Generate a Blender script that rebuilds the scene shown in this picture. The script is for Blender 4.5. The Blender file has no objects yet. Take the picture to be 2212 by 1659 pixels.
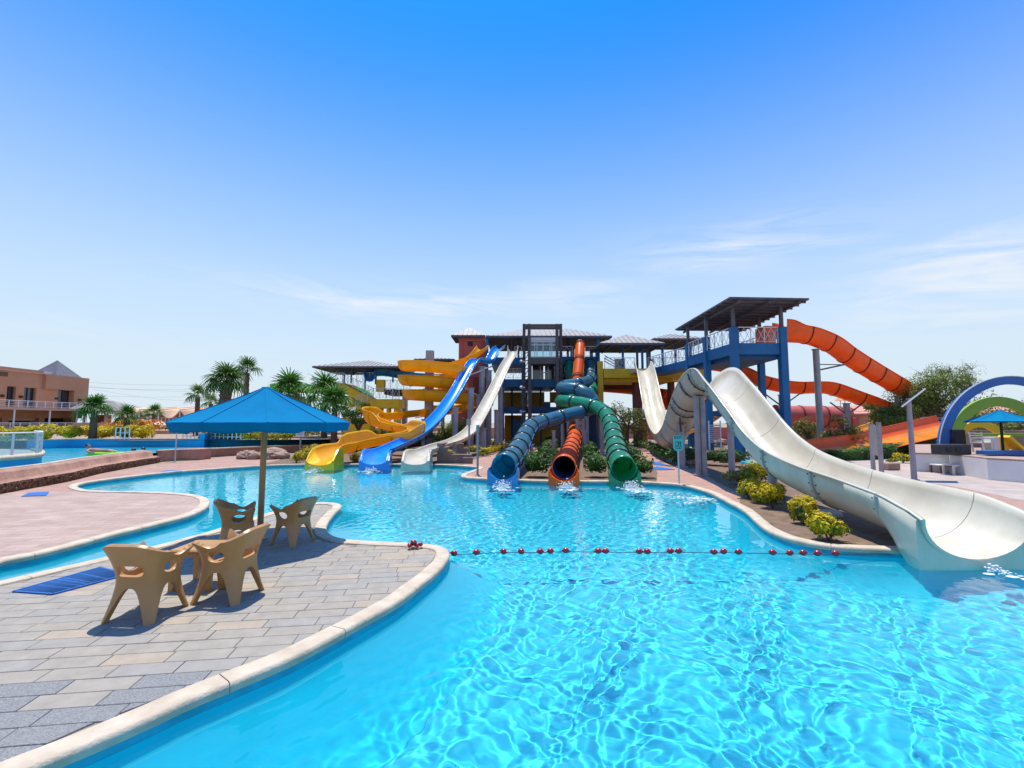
import bpy, math, random
import numpy as np
from mathutils import Vector, Matrix
from mathutils.geometry import tessellate_polygon
R = math.radians
S = bpy.context.scene
col = S.collection
# ---------------------------------------------------------------- camera
CAM_H, FPX, PITCH = 2.1, 1000.0, R(4.77)
cam = bpy.data.cameras.new("camera"); camo = bpy.data.objects.new("camera", cam); col.objects.link(camo)
camo.location = (0, 0, CAM_H); camo.rotation_euler = (R(90) + PITCH, 0, 0)
cam.sensor_width = 36; cam.lens = 36 * FPX / 2212; cam.clip_start = .05; cam.clip_end = 6000
S.camera = camo
# ---------------------------------------------------------------- sky and sun
SUN_EL, SUN_AZ = R(77), R(-18)          # azimuth measured from +Y towards +X
W = bpy.data.worlds.new("World"); S.world = W; W.use_nodes = True
nt = W.node_tree; nt.nodes.clear(); N = nt.nodes.new; L = nt.links.new
sky = N("ShaderNodeTexSky"); sky.sky_type = 'NISHITA'; sky.sun_disc = False
sky.sun_elevation = SUN_EL; sky.sun_rotation = SUN_AZ; sky.air_density = 1.0; sky.dust_density = .6; sky.ozone_density = 2.5
bg = N("ShaderNodeBackground"); bg.inputs[1].default_value = .15
hs = N("ShaderNodeHueSaturation"); hs.inputs['Saturation'].default_value = 1.45
tc = N("ShaderNodeTexCoord"); sx = N("ShaderNodeSeparateXYZ"); L(tc.outputs['Generated'], sx.inputs[0])
mr = N("ShaderNodeMapRange"); mr.interpolation_type = 'SMOOTHSTEP'; mr.inputs[1].default_value = .0; mr.inputs[2].default_value = .74
mr.inputs[3].default_value = 1; mr.inputs[4].default_value = 0; L(sx.outputs[2], mr.inputs[0])
tint = N("ShaderNodeMixRGB"); tint.blend_type = 'MULTIPLY'; tint.inputs[0].default_value = 1; tint.inputs[2].default_value = (.15, .74, 1.0, 1)
mx = N("ShaderNodeMixRGB"); L(mr.outputs[0], mx.inputs[0]); mx.inputs[2].default_value = (2.85, 3.28, 3.6, 1)
L(sky.outputs[0], hs.inputs['Color']); L(hs.outputs[0], tint.inputs[1]); L(tint.outputs[0], mx.inputs[1])
# thin high cloud: a few streaky wisps low in the sky, by bearing and height
def mth(op, a, b=None, c=None):
    n = N("ShaderNodeMath"); n.operation = op
    for k, q in enumerate((a, b, c)):
        if q is None: continue
        if isinstance(q, (int, float)): n.inputs[k].default_value = q
        else: L(q, n.inputs[k])
    return n.outputs[0]
az = mth('ARCTAN2', sx.outputs[0], sx.outputs[1]); el = mth('ARCSINE', sx.outputs[2])
cb = N("ShaderNodeCombineXYZ"); L(mth('MULTIPLY', az, 5.0), cb.inputs[0]); L(mth('MULTIPLY_ADD', el, 34.0, mth('MULTIPLY', az, 2.5)), cb.inputs[1])
cn = N("ShaderNodeTexNoise"); cn.inputs['Scale'].default_value = .8; cn.inputs['Detail'].default_value = 9; cn.inputs['Roughness'].default_value = .6; cn.inputs['Distortion'].default_value = .9; L(cb.outputs[0], cn.inputs['Vector'])
tot = None
for a0, e0, sa_, se, k in ((.46, .335, .17, .035, 1.0), (-.26, .245, .26, .032, 1.0), (.80, .20, .16, .05, 1.1), (.14, .27, .12, .03, .7), (.84, .265, .12, .03, .9), (-.85, .14, .3, .03, .4), (-1.9, .3, .5, .06, .8), (2.0, .28, .5, .06, .8), (2.9, .33, .5, .05, .8)):
    g = mth('MULTIPLY', mth('EXPONENT', mth('MULTIPLY', mth('ADD', mth('POWER', mth('ABSOLUTE', mth('DIVIDE', mth('SUBTRACT', az, a0), sa_)), 2.0), mth('POWER', mth('ABSOLUTE', mth('DIVIDE', mth('SUBTRACT', el, e0), se)), 2.0)), -.8)), k)
    tot = g if tot is None else mth('ADD', tot, g)
cm = N("ShaderNodeMapRange"); cm.inputs[1].default_value = .40; cm.inputs[2].default_value = .68; cm.inputs[3].default_value = 0; cm.inputs[4].default_value = .8; L(cn.outputs[0], cm.inputs[0])
cf_ = mth('MINIMUM', mth('MULTIPLY', cm.outputs[0], tot), .75)
cl = N("ShaderNodeMixRGB"); L(cf_, cl.inputs[0]); L(mx.outputs[0], cl.inputs[1]); cl.inputs[2].default_value = (3.55, 3.65, 3.75, 1); L(cl.outputs[0], bg.inputs[0])
out = N("ShaderNodeOutputWorld"); L(bg.outputs[0], out.inputs[0])
sl = bpy.data.lights.new("sun", 'SUN'); sl.energy = 3.5; sl.angle = R(.5); sl.color = (1, .925, .80)
so = bpy.data.objects.new("sun", sl); col.objects.link(so)
sd = Vector((math.sin(SUN_AZ) * math.cos(SUN_EL), math.cos(SUN_AZ) * math.cos(SUN_EL), math.sin(SUN_EL)))
so.rotation_euler = sd.to_track_quat('Z', 'Y').to_euler(); so.location = (0, 0, 60)
sl.cycles.is_caustics_light = True
S.view_settings.view_transform = 'Standard'; S.view_settings.look = 'None'; S.view_settings.exposure = .75
S.view_settings.gamma = 1
C = S.cycles; S.render.engine = 'CYCLES'
C.use_denoising = True; C.denoiser = 'OPENIMAGEDENOISE'; C.max_bounces = 8; C.transparent_max_bounces = 8
C.transmission_bounces = 6; C.glossy_bounces = 4; C.diffuse_bounces = 3
C.caustics_refractive = True; C.caustics_reflective = False; C.sample_clamp_indirect = 6; C.blur_glossy = .3
# ---------------------------------------------------------------- helpers
CP, SP = math.cos(PITCH), math.sin(PITCH)
def at(u, v, y):
    """the place at distance y ahead that the survey reading (u, v) points to"""
    a, b = (u - 1106) / FPX, -(v - 829.5) / FPX
    t = y / (CP - b * SP)
    return Vector((a * t, y, CAM_H + (SP + b * CP) * t))
def gnd(u, v, z=0.0):
    a, b = (u - 1106) / FPX, -(v - 829.5) / FPX
    dz = SP + b * CP
    t = (z - CAM_H) / dz
    return Vector((a * t, (CP - b * SP) * t, z))
def tag(o, label=None, cat=None, group=None, kind=None):
    if label: o["label"] = label
    if cat: o["category"] = cat
    if group: o["group"] = group
    if kind: o["kind"] = kind
    return o
def thing(name, label, cat, loc=(0, 0, 0), group=None, rz=0):
    o = bpy.data.objects.new(name, None); col.objects.link(o); o.location = loc; o.rotation_euler = (0, 0, rz)
    o.empty_display_size = .2
    return tag(o, label, cat, group)
def origin(p):
    v = Vector((0, 0, 0))
    while p is not None:
        v += p.location; p = p.parent
    return v
class MB:
    def __init__(s): s.v = []; s.f = []; s.sm = []; s.mi = []
    def add(s, vs, fs, smooth=False, mi=0):
        n = len(s.v); s.v.extend([tuple(p) for p in vs]); s.f.extend([tuple(n + i for i in f) for f in fs]); s.sm.extend([smooth] * len(fs)); s.mi.extend(mi if isinstance(mi, list) else [mi] * len(fs)); return s
    def box(s, a, b, rz=0):
        x0, y0, z0 = a; x1, y1, z1 = b
        vs = [(x0, y0, z0), (x1, y0, z0), (x1, y1, z0), (x0, y1, z0), (x0, y0, z1), (x1, y0, z1), (x1, y1, z1), (x0, y1, z1)]
        if rz:
            cx, cy = (x0 + x1) / 2, (y0 + y1) / 2; c, q = math.cos(rz), math.sin(rz)
            vs = [(cx + (x - cx) * c - (y - cy) * q, cy + (x - cx) * q + (y - cy) * c, z) for x, y, z in vs]
        return s.add(vs, [(0, 3, 2, 1), (4, 5, 6, 7), (0, 1, 5, 4), (1, 2, 6, 5), (2, 3, 7, 6), (3, 0, 4, 7)])
    def bevbox(s, a, b, e=.02):
        """box with chamfered edges"""
        x0, y0, z0 = a; x1, y1, z1 = b
        def ring(i, z): return [(x0 + i, y0 + i, z), (x1 - i, y0 + i, z), (x1 - i, y1 - i, z), (x0 + i, y1 - i, z)]
        vs = ring(e, z0) + ring(0, z0 + e) + ring(0, z1 - e) + ring(e, z1); fs = [(3, 2, 1, 0), (12, 13, 14, 15)]
        for k in range(3):
            for i in range(4): j = (i + 1) % 4; fs.append((4 * k + i, 4 * k + j, 4 * k + 4 + j, 4 * k + 4 + i))
        return s.add(vs, fs)
    def prism(s, pts, z0, z1):
        n = len(pts); vs = [(p[0], p[1], z0) for p in pts] + [(p[0], p[1], z1) for p in pts]
        tri = tessellate_polygon([[Vector((p[0], p[1], 0)) for p in pts]])
        ar = sum(pts[i][0] * pts[(i + 1) % n][1] - pts[(i + 1) % n][0] * pts[i][1] for i in range(n)); fs = []
        for t in tri:
            a = (pts[t[1]][0] - pts[t[0]][0]) * (pts[t[2]][1] - pts[t[0]][1]) - (pts[t[2]][0] - pts[t[0]][0]) * (pts[t[1]][1] - pts[t[0]][1])
            q = t if a > 0 else t[::-1]
            fs += [tuple(n + i for i in q), tuple(q[::-1])]
        for i in range(n):
            j = (i + 1) % n; fs.append((i, j, n + j, n + i) if ar > 0 else (j, i, n + i, n + j))
        return s.add(vs, fs)
    def tube(s, p, q, r, r2=None, n=10, caps=True, smooth=True):
        p, q = Vector(p), Vector(q); r2 = r if r2 is None else r2; t = (q - p)
        if t.length < 1e-6: return s
        t.normalize(); a = t.orthogonal().normalized(); b = t.cross(a)
        vs = [p + (a * math.cos(2 * math.pi * i / n) + b * math.sin(2 * math.pi * i / n)) * r for i in range(n)]
        vs += [q + (a * math.cos(2 * math.pi * i / n) + b * math.sin(2 * math.pi * i / n)) * r2 for i in range(n)]
        s.add(vs, [(i, (i + 1) % n, n + (i + 1) % n, n + i) for i in range(n)], smooth)
        if caps: s.add(vs, [tuple(range(n))[::-1], tuple(range(n, 2 * n))])
        return s
    def bar(s, p, q, w, h=None):
        """square bar from p to q"""
        h = h or w; p, q = Vector(p), Vector(q); t = (q - p).normalized()
        a = t.cross(Vector((0, 0, 1)))
        a = a.normalized() if a.length > 1e-3 else Vector((1, 0, 0)); b = a.cross(t)
        vs = [e + a * sx * w / 2 + b * sz * h / 2 for e in (p, q) for sx, sz in ((-1, -1), (1, -1), (1, 1), (-1, 1))]
        return s.add(vs, [(0, 1, 5, 4), (1, 2, 6, 5), (2, 3, 7, 6), (3, 0, 4, 7), (3, 2, 1, 0), (4, 5, 6, 7)])
    def path(s, pts, r, n=8):
        for a, b in zip(pts, pts[1:]): s.tube(a, b, r, r, n, True)
        return s
    def ball(s, c, r, n=8, m=6, sq=(1, 1, 1), jit=0, rng=None):
        c = Vector(c); vs = [(c.x, c.y, c.z + r * sq[2])]
        for j in range(1, m):
            for i in range(n):
                k = 1 + (rng.uniform(-jit, jit) if jit else 0); a, b = 2 * math.pi * i / n, math.pi * j / m
                vs.append((c.x + r * k * sq[0] * math.sin(b) * math.cos(a), c.y + r * k * sq[1] * math.sin(b) * math.sin(a), c.z + r * k * sq[2] * math.cos(b)))
        vs.append((c.x, c.y, c.z - r * sq[2])); L_ = len(vs) - 1
        fs = [(0, 1 + i, 1 + (i + 1) % n) for i in range(n)]
        for j in range(m - 2):
            for i in range(n): fs.append((1 + j * n + i, 1 + (j + 1) * n + i, 1 + (j + 1) * n + (i + 1) % n, 1 + j * n + (i + 1) % n))
        fs += [(L_, 1 + (m - 2) * n + (i + 1) % n, 1 + (m - 2) * n + i) for i in range(n)]
        return s.add(vs, fs, not jit)
    def quad(s, a, b, c, d): return s.add([a, b, c, d], [(0, 1, 2, 3)])
    def slab(s, a, b, c, d, t):
        """thick plate from its four top corners"""
        n = (Vector(b) - Vector(a)).cross(Vector(d) - Vector(a)).normalized() * t
        vs = [Vector(p) for p in (a, b, c, d)] + [Vector(p) - n for p in (a, b, c, d)]
        return s.add(vs, [(0, 1, 2, 3), (7, 6, 5, 4), (0, 4, 5, 1), (1, 5, 6, 2), (2, 6, 7, 3), (3, 7, 4, 0)])
    def build(s, name, m, parent=None, label=None, kind=None, cat=None, group=None, loc=None):
        o0 = origin(parent) if parent is not None else Vector(loc or (0, 0, 0))
        me = bpy.data.meshes.new(name); me.from_pydata([(x - o0.x, y - o0.y, z - o0.z) for x, y, z in s.v], [], s.f)
        if any(s.sm): me.polygons.foreach_set("use_smooth", s.sm)
        for q in (m if isinstance(m, (list, tuple)) else [m]): me.materials.append(q)
        if any(s.mi): me.polygons.foreach_set('material_index', s.mi)
        me.update()
        o = bpy.data.objects.new(name, me); col.objects.link(o)
        if parent is not None: o.parent = parent
        else: o.location = o0
        return tag(o, label, cat, group, kind)
def copy_tree(o, parent=None):
    c = o.copy(); col.objects.link(c)
    if parent is not None: c.parent = parent
    for ch in list(o.children): copy_tree(ch, c)
    return c
def bx(mb, u0, v0, u1, v1, y0, y1):
    """box whose near face fills the surveyed rectangle at distance y0 and that runs back to y1"""
    a = at((u0 + u1) / 2, v0, y0).z; b = at((u0 + u1) / 2, v1, y0).z; vm = (v0 + v1) / 2
    mb.box((at(u0, vm, y0).x, y0, min(a, b)), (at(u1, vm, y0).x, y1, max(a, b))); return mb
def catmull(P, n=8, closed=False):
    P = [Vector(p) for p in P]; out_ = []; m = len(P)
    for i in range(m if closed else m - 1):
        if closed: p0, p1, p2, p3 = P[i - 1], P[i], P[(i + 1) % m], P[(i + 2) % m]
        else: p0, p1, p2, p3 = P[max(i - 1, 0)], P[i], P[i + 1], P[min(i + 2, m - 1)]
        for k in range(n):
            t = k / n
            out_.append(.5 * ((2 * p1) + (p2 - p0) * t + (2 * p0 - 5 * p1 + 4 * p2 - p3) * t * t + (3 * p1 - p0 - 3 * p2 + p3) * t ** 3))
    if not closed: out_.append(P[-1].copy())
    return out_
def resample(P, step):
    D = [0]
    for a, b in zip(P, P[1:]): D.append(D[-1] + (b - a).length)
    n = max(2, int(round(D[-1] / step))); R_ = []; j = 0
    for i in range(n + 1):
        d = D[-1] * i / n
        while j < len(D) - 2 and D[j + 1] < d: j += 1
        k = (d - D[j]) / max(D[j + 1] - D[j], 1e-9); R_.append(P[j].lerp(P[j + 1], min(max(k, 0), 1)))
    return R_
def frames(P, roll=None):
    F = []
    for i, p in enumerate(P):
        t = (P[min(i + 1, len(P) - 1)] - P[max(i - 1, 0)]).normalized()
        sd_ = t.cross(Vector((0, 0, 1)))
        sd_ = sd_.normalized() if sd_.length > .02 else F[-1][1]
        u = sd_.cross(t).normalized()
        if roll:
            q = Matrix.Rotation(roll[i], 3, t); sd_ = q @ sd_; u = q @ u
        F.append((t, sd_, u))
    return F
def sweep(mb, P, F, prof, i0, i1, closed=True, caps=True, smooth=True, split=None, gap=0):
    """prof(i) -> list of (side, up); closed profile loops"""
    n = None; vs = []
    for i in range(i0, i1 + 1):
        pr = prof(i); n = len(pr); t, sd_, u = F[i]
        g_ = t * (gap if i == i0 else (-gap if i == i1 else 0)); vs += [P[i] + g_ + sd_ * a + u * b for a, b in pr]
    fs = []; mi = []
    for k in range(i1 - i0):
        for j in range(n if closed else n - 1):
            mi.append(1 if split is not None and split < j < n - 2 else 0)
            j2 = (j + 1) % n; fs.append((k * n + j, k * n + j2, (k + 1) * n + j2, (k + 1) * n + j))
    mb.add(vs, fs, smooth, mi)
    if caps and closed: mb.add(vs[:n] + vs[-n:], [tuple(range(n))[::-1], tuple(range(n, 2 * n))])
    return mb
def uprof(w, hl, hr, t=.035, lip=.05, n=9, p=1.0):
    """open channel: rounded trough, left wall hl, right wall hr, with turned-out rims"""
    I = []; O = []
    for k in range(2 * n + 1):
        a = math.pi / 2 * (k - n) / n; h = hl if a < 0 else hr
        I.append((w / 2 * math.copysign(abs(math.sin(a)) ** p, a), h * (1 - abs(math.cos(a)))))
    for k in range(2 * n + 1):
        a = math.pi / 2 * (n - k) / n; h = hl if a < 0 else hr
        O.append(((w / 2 + t) * math.copysign(abs(math.sin(a)) ** p, a), h - .03 - (h - .03 + t) * abs(math.cos(a))))
    return I + [(w / 2 + lip, hr), (w / 2 + lip, hr - .03)] + O + [(-w / 2 - lip, hl - .03), (-w / 2 - lip, hl)]
# ---------------------------------------------------------------- materials
def mat(name, c, rough=.6, var=.12, scale=3.0, bump=0.0, bscale=40.0, dark=None, spec=.5, metal=0, coat=0, sub=None, island=0.0, streak=0):
    m = bpy.data.materials.new(name); m.use_nodes = True; T = m.node_tree; n_, l_ = T.nodes.new, T.links.new
    b = T.nodes['Principled BSDF']; b.inputs['Roughness'].default_value = rough; b.inputs['Metallic'].default_value = metal
    b.inputs['Specular IOR Level'].default_value = spec; b.inputs['Coat Weight'].default_value = coat; b.inputs['Coat Roughness'].default_value = .15
    g = n_("ShaderNodeNewGeometry")
    no = n_("ShaderNodeTexNoise"); no.inputs['Scale'].default_value = scale; no.inputs['Detail'].default_value = 6; no.inputs['Roughness'].default_value = .65
    if streak:
        vm = n_("ShaderNodeVectorMath"); vm.operation = 'MULTIPLY'; vm.inputs[1].default_value = (1, 1, streak); l_(g.outputs['Position'], vm.inputs[0]); l_(vm.outputs[0], no.inputs['Vector'])
    else: l_(g.outputs['Position'], no.inputs['Vector'])
    rp = n_("ShaderNodeMapRange"); rp.inputs[1].default_value = .3; rp.inputs[2].default_value = .7; l_(no.outputs[0], rp.inputs[0])
    mx_ = n_("ShaderNodeMixRGB"); l_(rp.outputs[0], mx_.inputs[0])
    d = dark or tuple(x * (1 - var * 2) for x in c)
    mx_.inputs[1].default_value = (*d, 1); mx_.inputs[2].default_value = (*[min(1, x * (1 + var * .6)) for x in c], 1)
    last = mx_.outputs[0]
    if island:
        h = n_("ShaderNodeHueSaturation"); mr_ = n_("ShaderNodeMapRange"); mr_.inputs[3].default_value = 1 - island; mr_.inputs[4].default_value = 1 + island
        l_(g.outputs['Random Per Island'], mr_.inputs[0]); l_(mr_.outputs[0], h.inputs['Value']); l_(last, h.inputs['Color']); last = h.outputs[0]
    l_(last, b.inputs['Base Color'])
    if bump:
        n2 = n_("ShaderNodeTexNoise"); n2.inputs['Scale'].default_value = bscale; n2.inputs['Detail'].default_value = 5; l_(g.outputs['Position'], n2.inputs['Vector'])
        bp = n_("ShaderNodeBump"); bp.inputs['Strength'].default_value = bump; bp.inputs['Distance'].default_value = .02; l_(n2.outputs[0], bp.inputs['Height']); l_(bp.outputs[0], b.inputs['Normal'])
    return m
def leafmat(name, c, c2=None, v=.45):
    m = bpy.data.materials.new(name); m.use_nodes = True; T = m.node_tree; n_, l_ = T.nodes.new, T.links.new
    b = T.nodes['Principled BSDF']; b.inputs['Roughness'].default_value = .55; b.inputs['Specular IOR Level'].default_value = .3
    g = n_("ShaderNodeNewGeometry"); r = n_("ShaderNodeValToRGB"); c2 = c2 or tuple(x * 1.5 for x in c)
    r.color_ramp.elements[0].color = (*[x * (1 - v) for x in c], 1); r.color_ramp.elements[1].color = (*c2, 1)
    e = r.color_ramp.elements.new(.5); e.color = (*c, 1); l_(g.outputs['Random Per Island'], r.inputs[0])
    l_(r.outputs[0], b.inputs['Base Color'])
    tr = n_("ShaderNodeBsdfTranslucent"); l_(r.outputs[0], tr.inputs[0]); ms = n_("ShaderNodeMixShader"); ms.inputs[0].default_value = .3
    l_(b.outputs[0], ms.inputs[1]); l_(tr.outputs[0], ms.inputs[2]); l_(ms.outputs[0], T.nodes['Material Output'].inputs[0]); return m
M = {}
def tilemat(name, c, c2, bw, bh, rot, mortar=.02, joint=.6):
    """paving too far away to pick its pieces apart"""
    m = mat(name, c, .8, .1, 1.3, .25, 60); T = m.node_tree; n_, l_ = T.nodes.new, T.links.new; b = T.nodes['Principled BSDF']
    old = b.inputs['Base Color'].links[0].from_socket
    g = n_("ShaderNodeNewGeometry"); mp = n_("ShaderNodeMapping"); mp.inputs['Rotation'].default_value = (0, 0, rot); l_(g.outputs['Position'], mp.inputs[0])
    bt = n_("ShaderNodeTexBrick"); bt.inputs['Scale'].default_value = 1; bt.inputs['Brick Width'].default_value = bw; bt.inputs['Row Height'].default_value = bh
    bt.inputs['Mortar Size'].default_value = mortar * .3; bt.inputs['Color1'].default_value = (1, 1, 1, 1); bt.inputs['Color2'].default_value = (*[min(1.3, y / x) for x, y in zip(c, c2)], 1)
    bt.inputs['Mortar'].default_value = (joint, joint, joint, 1); l_(mp.outputs[0], bt.inputs['Vector'])
    mu = n_("ShaderNodeMixRGB"); mu.blend_type = 'MULTIPLY'; mu.inputs[0].default_value = 1; l_(old, mu.inputs[1]); l_(bt.outputs[0], mu.inputs[2]); l_(mu.outputs[0], b.inputs['Base Color'])
    return m
M['sand'] = mat('sandy_soil', (.36, .26, .18), .95, .2, 2.0, .5, 25)
M['soil'] = mat('planting_soil', (.20, .13, .085), .95, .25, 4.0, .8, 30)
M['deck'] = tilemat('pink_paving', (.38, .21, .155), (.41, .25, .20), .4, .2, .15)
M['plaza'] = tilemat('pale_paving', (.40, .32, .28), (.44, .37, .33), .5, .5, -.1)
M['leftdeck'] = tilemat('mauve_paving', (.37, .255, .205), (.44, .32, .265), .5, .22, -.13)
M['coping'] = mat('cream_coping_stone', (.55, .47, .365), .8, .12, 3.5, .35, 45, dark=(.40, .32, .235))
M['poolpaint'] = mat('cyan_pool_paint', (.035, .64, .80), .7, .03, .8)
M['poolwall'] = mat('pool_wall_paint', (.02, .72, .90), .6, .03, 2.0)
M['riverwall'] = mat('blue_river_wall_paint', (.008, .31, .60), .7, .08, .6)
M['pave'] = mat('grey_stone_paver', (.315, .28, .235), .75, .10, 5, .3, 120)
M['pave2'] = mat('sandy_stone_paver', (.365, .30, .23), .75, .10, 5, .3, 120)
M['pave3'] = mat('bluish_stone_paver', (.295, .275, .245), .75, .10, 5, .3, 120)
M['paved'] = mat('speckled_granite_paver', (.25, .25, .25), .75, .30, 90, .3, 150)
M['grout'] = mat('joint_mortar', (.245, .22, .185), .9, .2, 6)
M['stucco'] = mat('rough_pink_stucco', (.42, .225, .165), .95, .22, 1.6, 1.0, 14)
M['rock'] = mat('rough_brown_stone', (.27, .14, .085), .95, .3, 7, .8, 30, island=.35)
M['rockbase'] = mat('brown_mortar', (.12, .07, .045), .95, .2, 6)
M['boulder'] = mat('pink_boulder', (.38, .25, .19), .95, .2, 3, 1, 12)
M['white'] = mat('white_paint', (.72, .71, .72), .6, .05, 1.2, .1, 30)
M['cream'] = mat('cream_fibreglass', (.62, .575, .465), .3, .05, 1.3, coat=.2, dark=(.50, .445, .335))
M['creamout'] = mat('weathered_fibreglass_underside', (.56, .54, .47), .45, .10, 1.1, .05, 9, dark=(.47, .40, .31), streak=.4)
M['flangegrey'] = mat('grey_bolted_flange', (.36, .38, .37), .6, .1, 8)
M['bolt'] = mat('dark_bolt', (.06, .05, .05), .5, .1, 8)
M['yellow'] = mat('yellow_fibreglass', (.98, .54, .008), .3, .06, 1.2, coat=.2)
M['yellowlip'] = mat('bright_yellow_fibreglass', (.98, .58, .008), .3, .05, 1.2, coat=.2)
M['blue'] = mat('blue_fibreglass', (.004, .25, .74), .3, .10, 1.4, coat=.3)
M['orange'] = mat('orange_fibreglass', (.98, .15, .010), .32, .08, 1.0, coat=.12)
M['orangelight'] = mat('amber_fibreglass', (.90, .36, .02), .32, .08, 1.0, coat=.3)
M['green'] = mat('green_fibreglass', (.02, .25, .15), .3, .14, 1.3, coat=.25)
M['lime'] = mat('lime_fibreglass', (.10, .55, .04), .35, .1, 1.0)
M['teal'] = mat('teal_blue_fibreglass', (.065, .20, .26), .3, .2, .9, coat=.25)
M['teallip'] = mat('bright_blue_fibreglass', (.008, .24, .56), .3, .1, 1.4, coat=.3)
M['sealdark'] = mat('dark_joint_flange', (.015, .03, .04), .5, .1, 4)
M['sealred'] = mat('dark_red_joint_flange', (.16, .022, .012), .5, .1, 4)
M['steel'] = mat('grey_painted_steel', (.34, .335, .37), .5, .12, 2.5, dark=(.24, .23, .25))
M['darksteel'] = mat('dark_steel_lattice', (.10, .085, .085), .6, .25, 6)
M['galv'] = mat('galvanised_rail', (.55, .56, .60), .45, .08, 6, metal=.2)
M['whiterail'] = mat('white_rail', (.70, .70, .72), .5, .05, 6)
M['bluepaint'] = mat('blue_painted_concrete', (.006, .135, .33), .6, .10, 1.2, dark=(.005, .10, .26))
M['navypaint'] = mat('navy_painted_concrete', (.013, .085, .24), .65, .10, 1.2)
M['yellowpaint'] = mat('ochre_painted_concrete', (.72, .47, .012), .7, .10, 1.0, dark=(.56, .35, .015))
M['redpaint'] = mat('brick_red_painted_concrete', (.50, .10, .08), .7, .12, 1.0)
M['maroon'] = mat('maroon_painted_concrete', (.17, .045, .045), .7, .12, 1.0)
M['rooftop'] = mat('pale_ribbed_roof_sheet', (.33, .30, .27), .5, .12, 1.5)
M['soffit'] = mat('dark_roof_underside', (.13, .13, .165), .8, .2, 2)
M['glass'] = mat('dark_tinted_glass', (.03, .045, .07), .08, .1, 1, spec=.9)
M['umbrella'] = mat('bright_blue_canvas', (.001, .205, .43), .85, .06, 2.5, .15, 60, spec=.08)
M['umbrella2'] = mat('teal_blue_canvas', (.002, .22, .44), .85, .07, 2.5, spec=.08)
M['pole'] = mat('tan_painted_pole', (.36, .22, .095), .5, .1, 6)
M['chair'] = mat('tan_moulded_plastic', (.43, .225, .08), .38, .08, 3.5, .06, 160)
M['mat'] = mat('blue_rubber_mat', (.008, .12, .42), .7, .12, 12)
M['redfloat'] = mat('red_plastic_float', (.34, .008, .025), .25, .2, 14, coat=.3)
M['rope'] = mat('dark_rope', (.03, .05, .07), .8, .2, 30)
M['adobe'] = mat('terracotta_render', (.50, .265, .155), .85, .08, .25, dark=(.44, .22, .125))
M['adobe2'] = mat('pale_terracotta_render', (.56, .35, .25), .85, .08, .3)
M['pinkroof'] = mat('pink_tiled_roof', (.55, .25, .19), .8, .1, 1.2)
M['tent'] = mat('peach_tent_canvas', (.70, .46, .30), .85, .07, .5)
M['tentside'] = mat('brown_tent_side', (.30, .14, .08), .9, .1, .6)
M['interior'] = mat('dark_interior', (.03, .028, .03), .8, .2, 1)
M['warm'] = mat('ochre_interior_wall', (.80, .46, .05), .8, .15, .8)
M['masonry'] = mat('grey_brown_block_masonry', (.24, .175, .14), .9, .15, 3, .5, 30)
M['asphaltgrey'] = mat('black_speaker_case', (.035, .037, .045), .6, .1, 6)
M['signface'] = mat('aqua_sign_face', (.10, .58, .56), .5, .05, 4)
M['signink'] = mat('dark_green_sign_print', (.01, .12, .11), .5, .05, 4)
M['signwhite'] = mat('white_sign_face', (.66, .68, .70), .5, .05, 4)
M['archgreen'] = mat('green_painted_arch', (.20, .38, .035), .6, .1, 1)
M['archyellow'] = mat('yellow_painted_arch', (.80, .47, .012), .6, .1, 1)
M['archblue'] = mat('blue_painted_arch', (.02, .13, .40), .6, .1, 1)
M['whiteplastic'] = mat('white_plastic', (.74, .72, .70), .4, .05, 4)
M['brownplastic'] = mat('brown_plastic', (.20, .10, .06), .5, .1, 4)
M['trunk'] = mat('palm_trunk_bark', (.18, .115, .075), .95, .3, 14, 1, 40)
M['bark'] = mat('tree_bark', (.13, .10, .075), .95, .3, 10, 1, 40)
M['palm'] = leafmat('palm_frond_green', (.075, .15, .03), (.16, .25, .06))
M['palm2'] = leafmat('bright_palm_green', (.05, .16, .02), (.10, .26, .04))
M['hedge'] = leafmat('hedge_green', (.035, .11, .015), (.11, .22, .025))
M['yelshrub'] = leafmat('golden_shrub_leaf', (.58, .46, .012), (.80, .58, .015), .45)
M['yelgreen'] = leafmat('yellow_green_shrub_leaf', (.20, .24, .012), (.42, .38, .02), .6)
M['olive'] = leafmat('olive_tree_leaf', (.14, .18, .04), (.30, .30, .08))
M['mesquite'] = leafmat('feathery_tree_leaf', (.15, .21, .04), (.30, .36, .08))
M['topiary'] = leafmat('topiary_leaf', (.035, .09, .02), (.07, .16, .03))
M['flower'] = leafmat('orange_flower_bed', (.60, .22, .03), (.75, .45, .12), .3)
M['skin'] = mat('skin', (.42, .19, .12), .5, .05, 4)
M['hair'] = mat('dark_hair', (.02, .015, .012), .5, .1, 4)
M['limefloat'] = mat('lime_inflatable', (.35, .65, .02), .35, .05, 4)
M['spray_glint'] = mat('white_foam_and_glint', (.60, .68, .72), .5, .05, 8)
M['lampwhite'] = mat('white_globe', (.75, .75, .73), .3, .03, 4)
M['flag'] = mat('pale_stepping_stone', (.50, .42, .33), .85, .12, 3, .4, 30)
def thin(m, k=.35, c=None):
    T = m.node_tree; b = T.nodes['Principled BSDF']; t = T.nodes.new("ShaderNodeBsdfTranslucent"); ms = T.nodes.new("ShaderNodeMixShader"); ms.inputs[0].default_value = k
    if c: t.inputs[0].default_value = (*c, 1)
    else: T.links.new(b.inputs['Base Color'].links[0].from_socket, t.inputs[0])
    T.links.new(b.outputs[0], ms.inputs[1]); T.links.new(t.outputs[0], ms.inputs[2]); T.links.new(ms.outputs[0], T.nodes['Material Output'].inputs[0])
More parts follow.
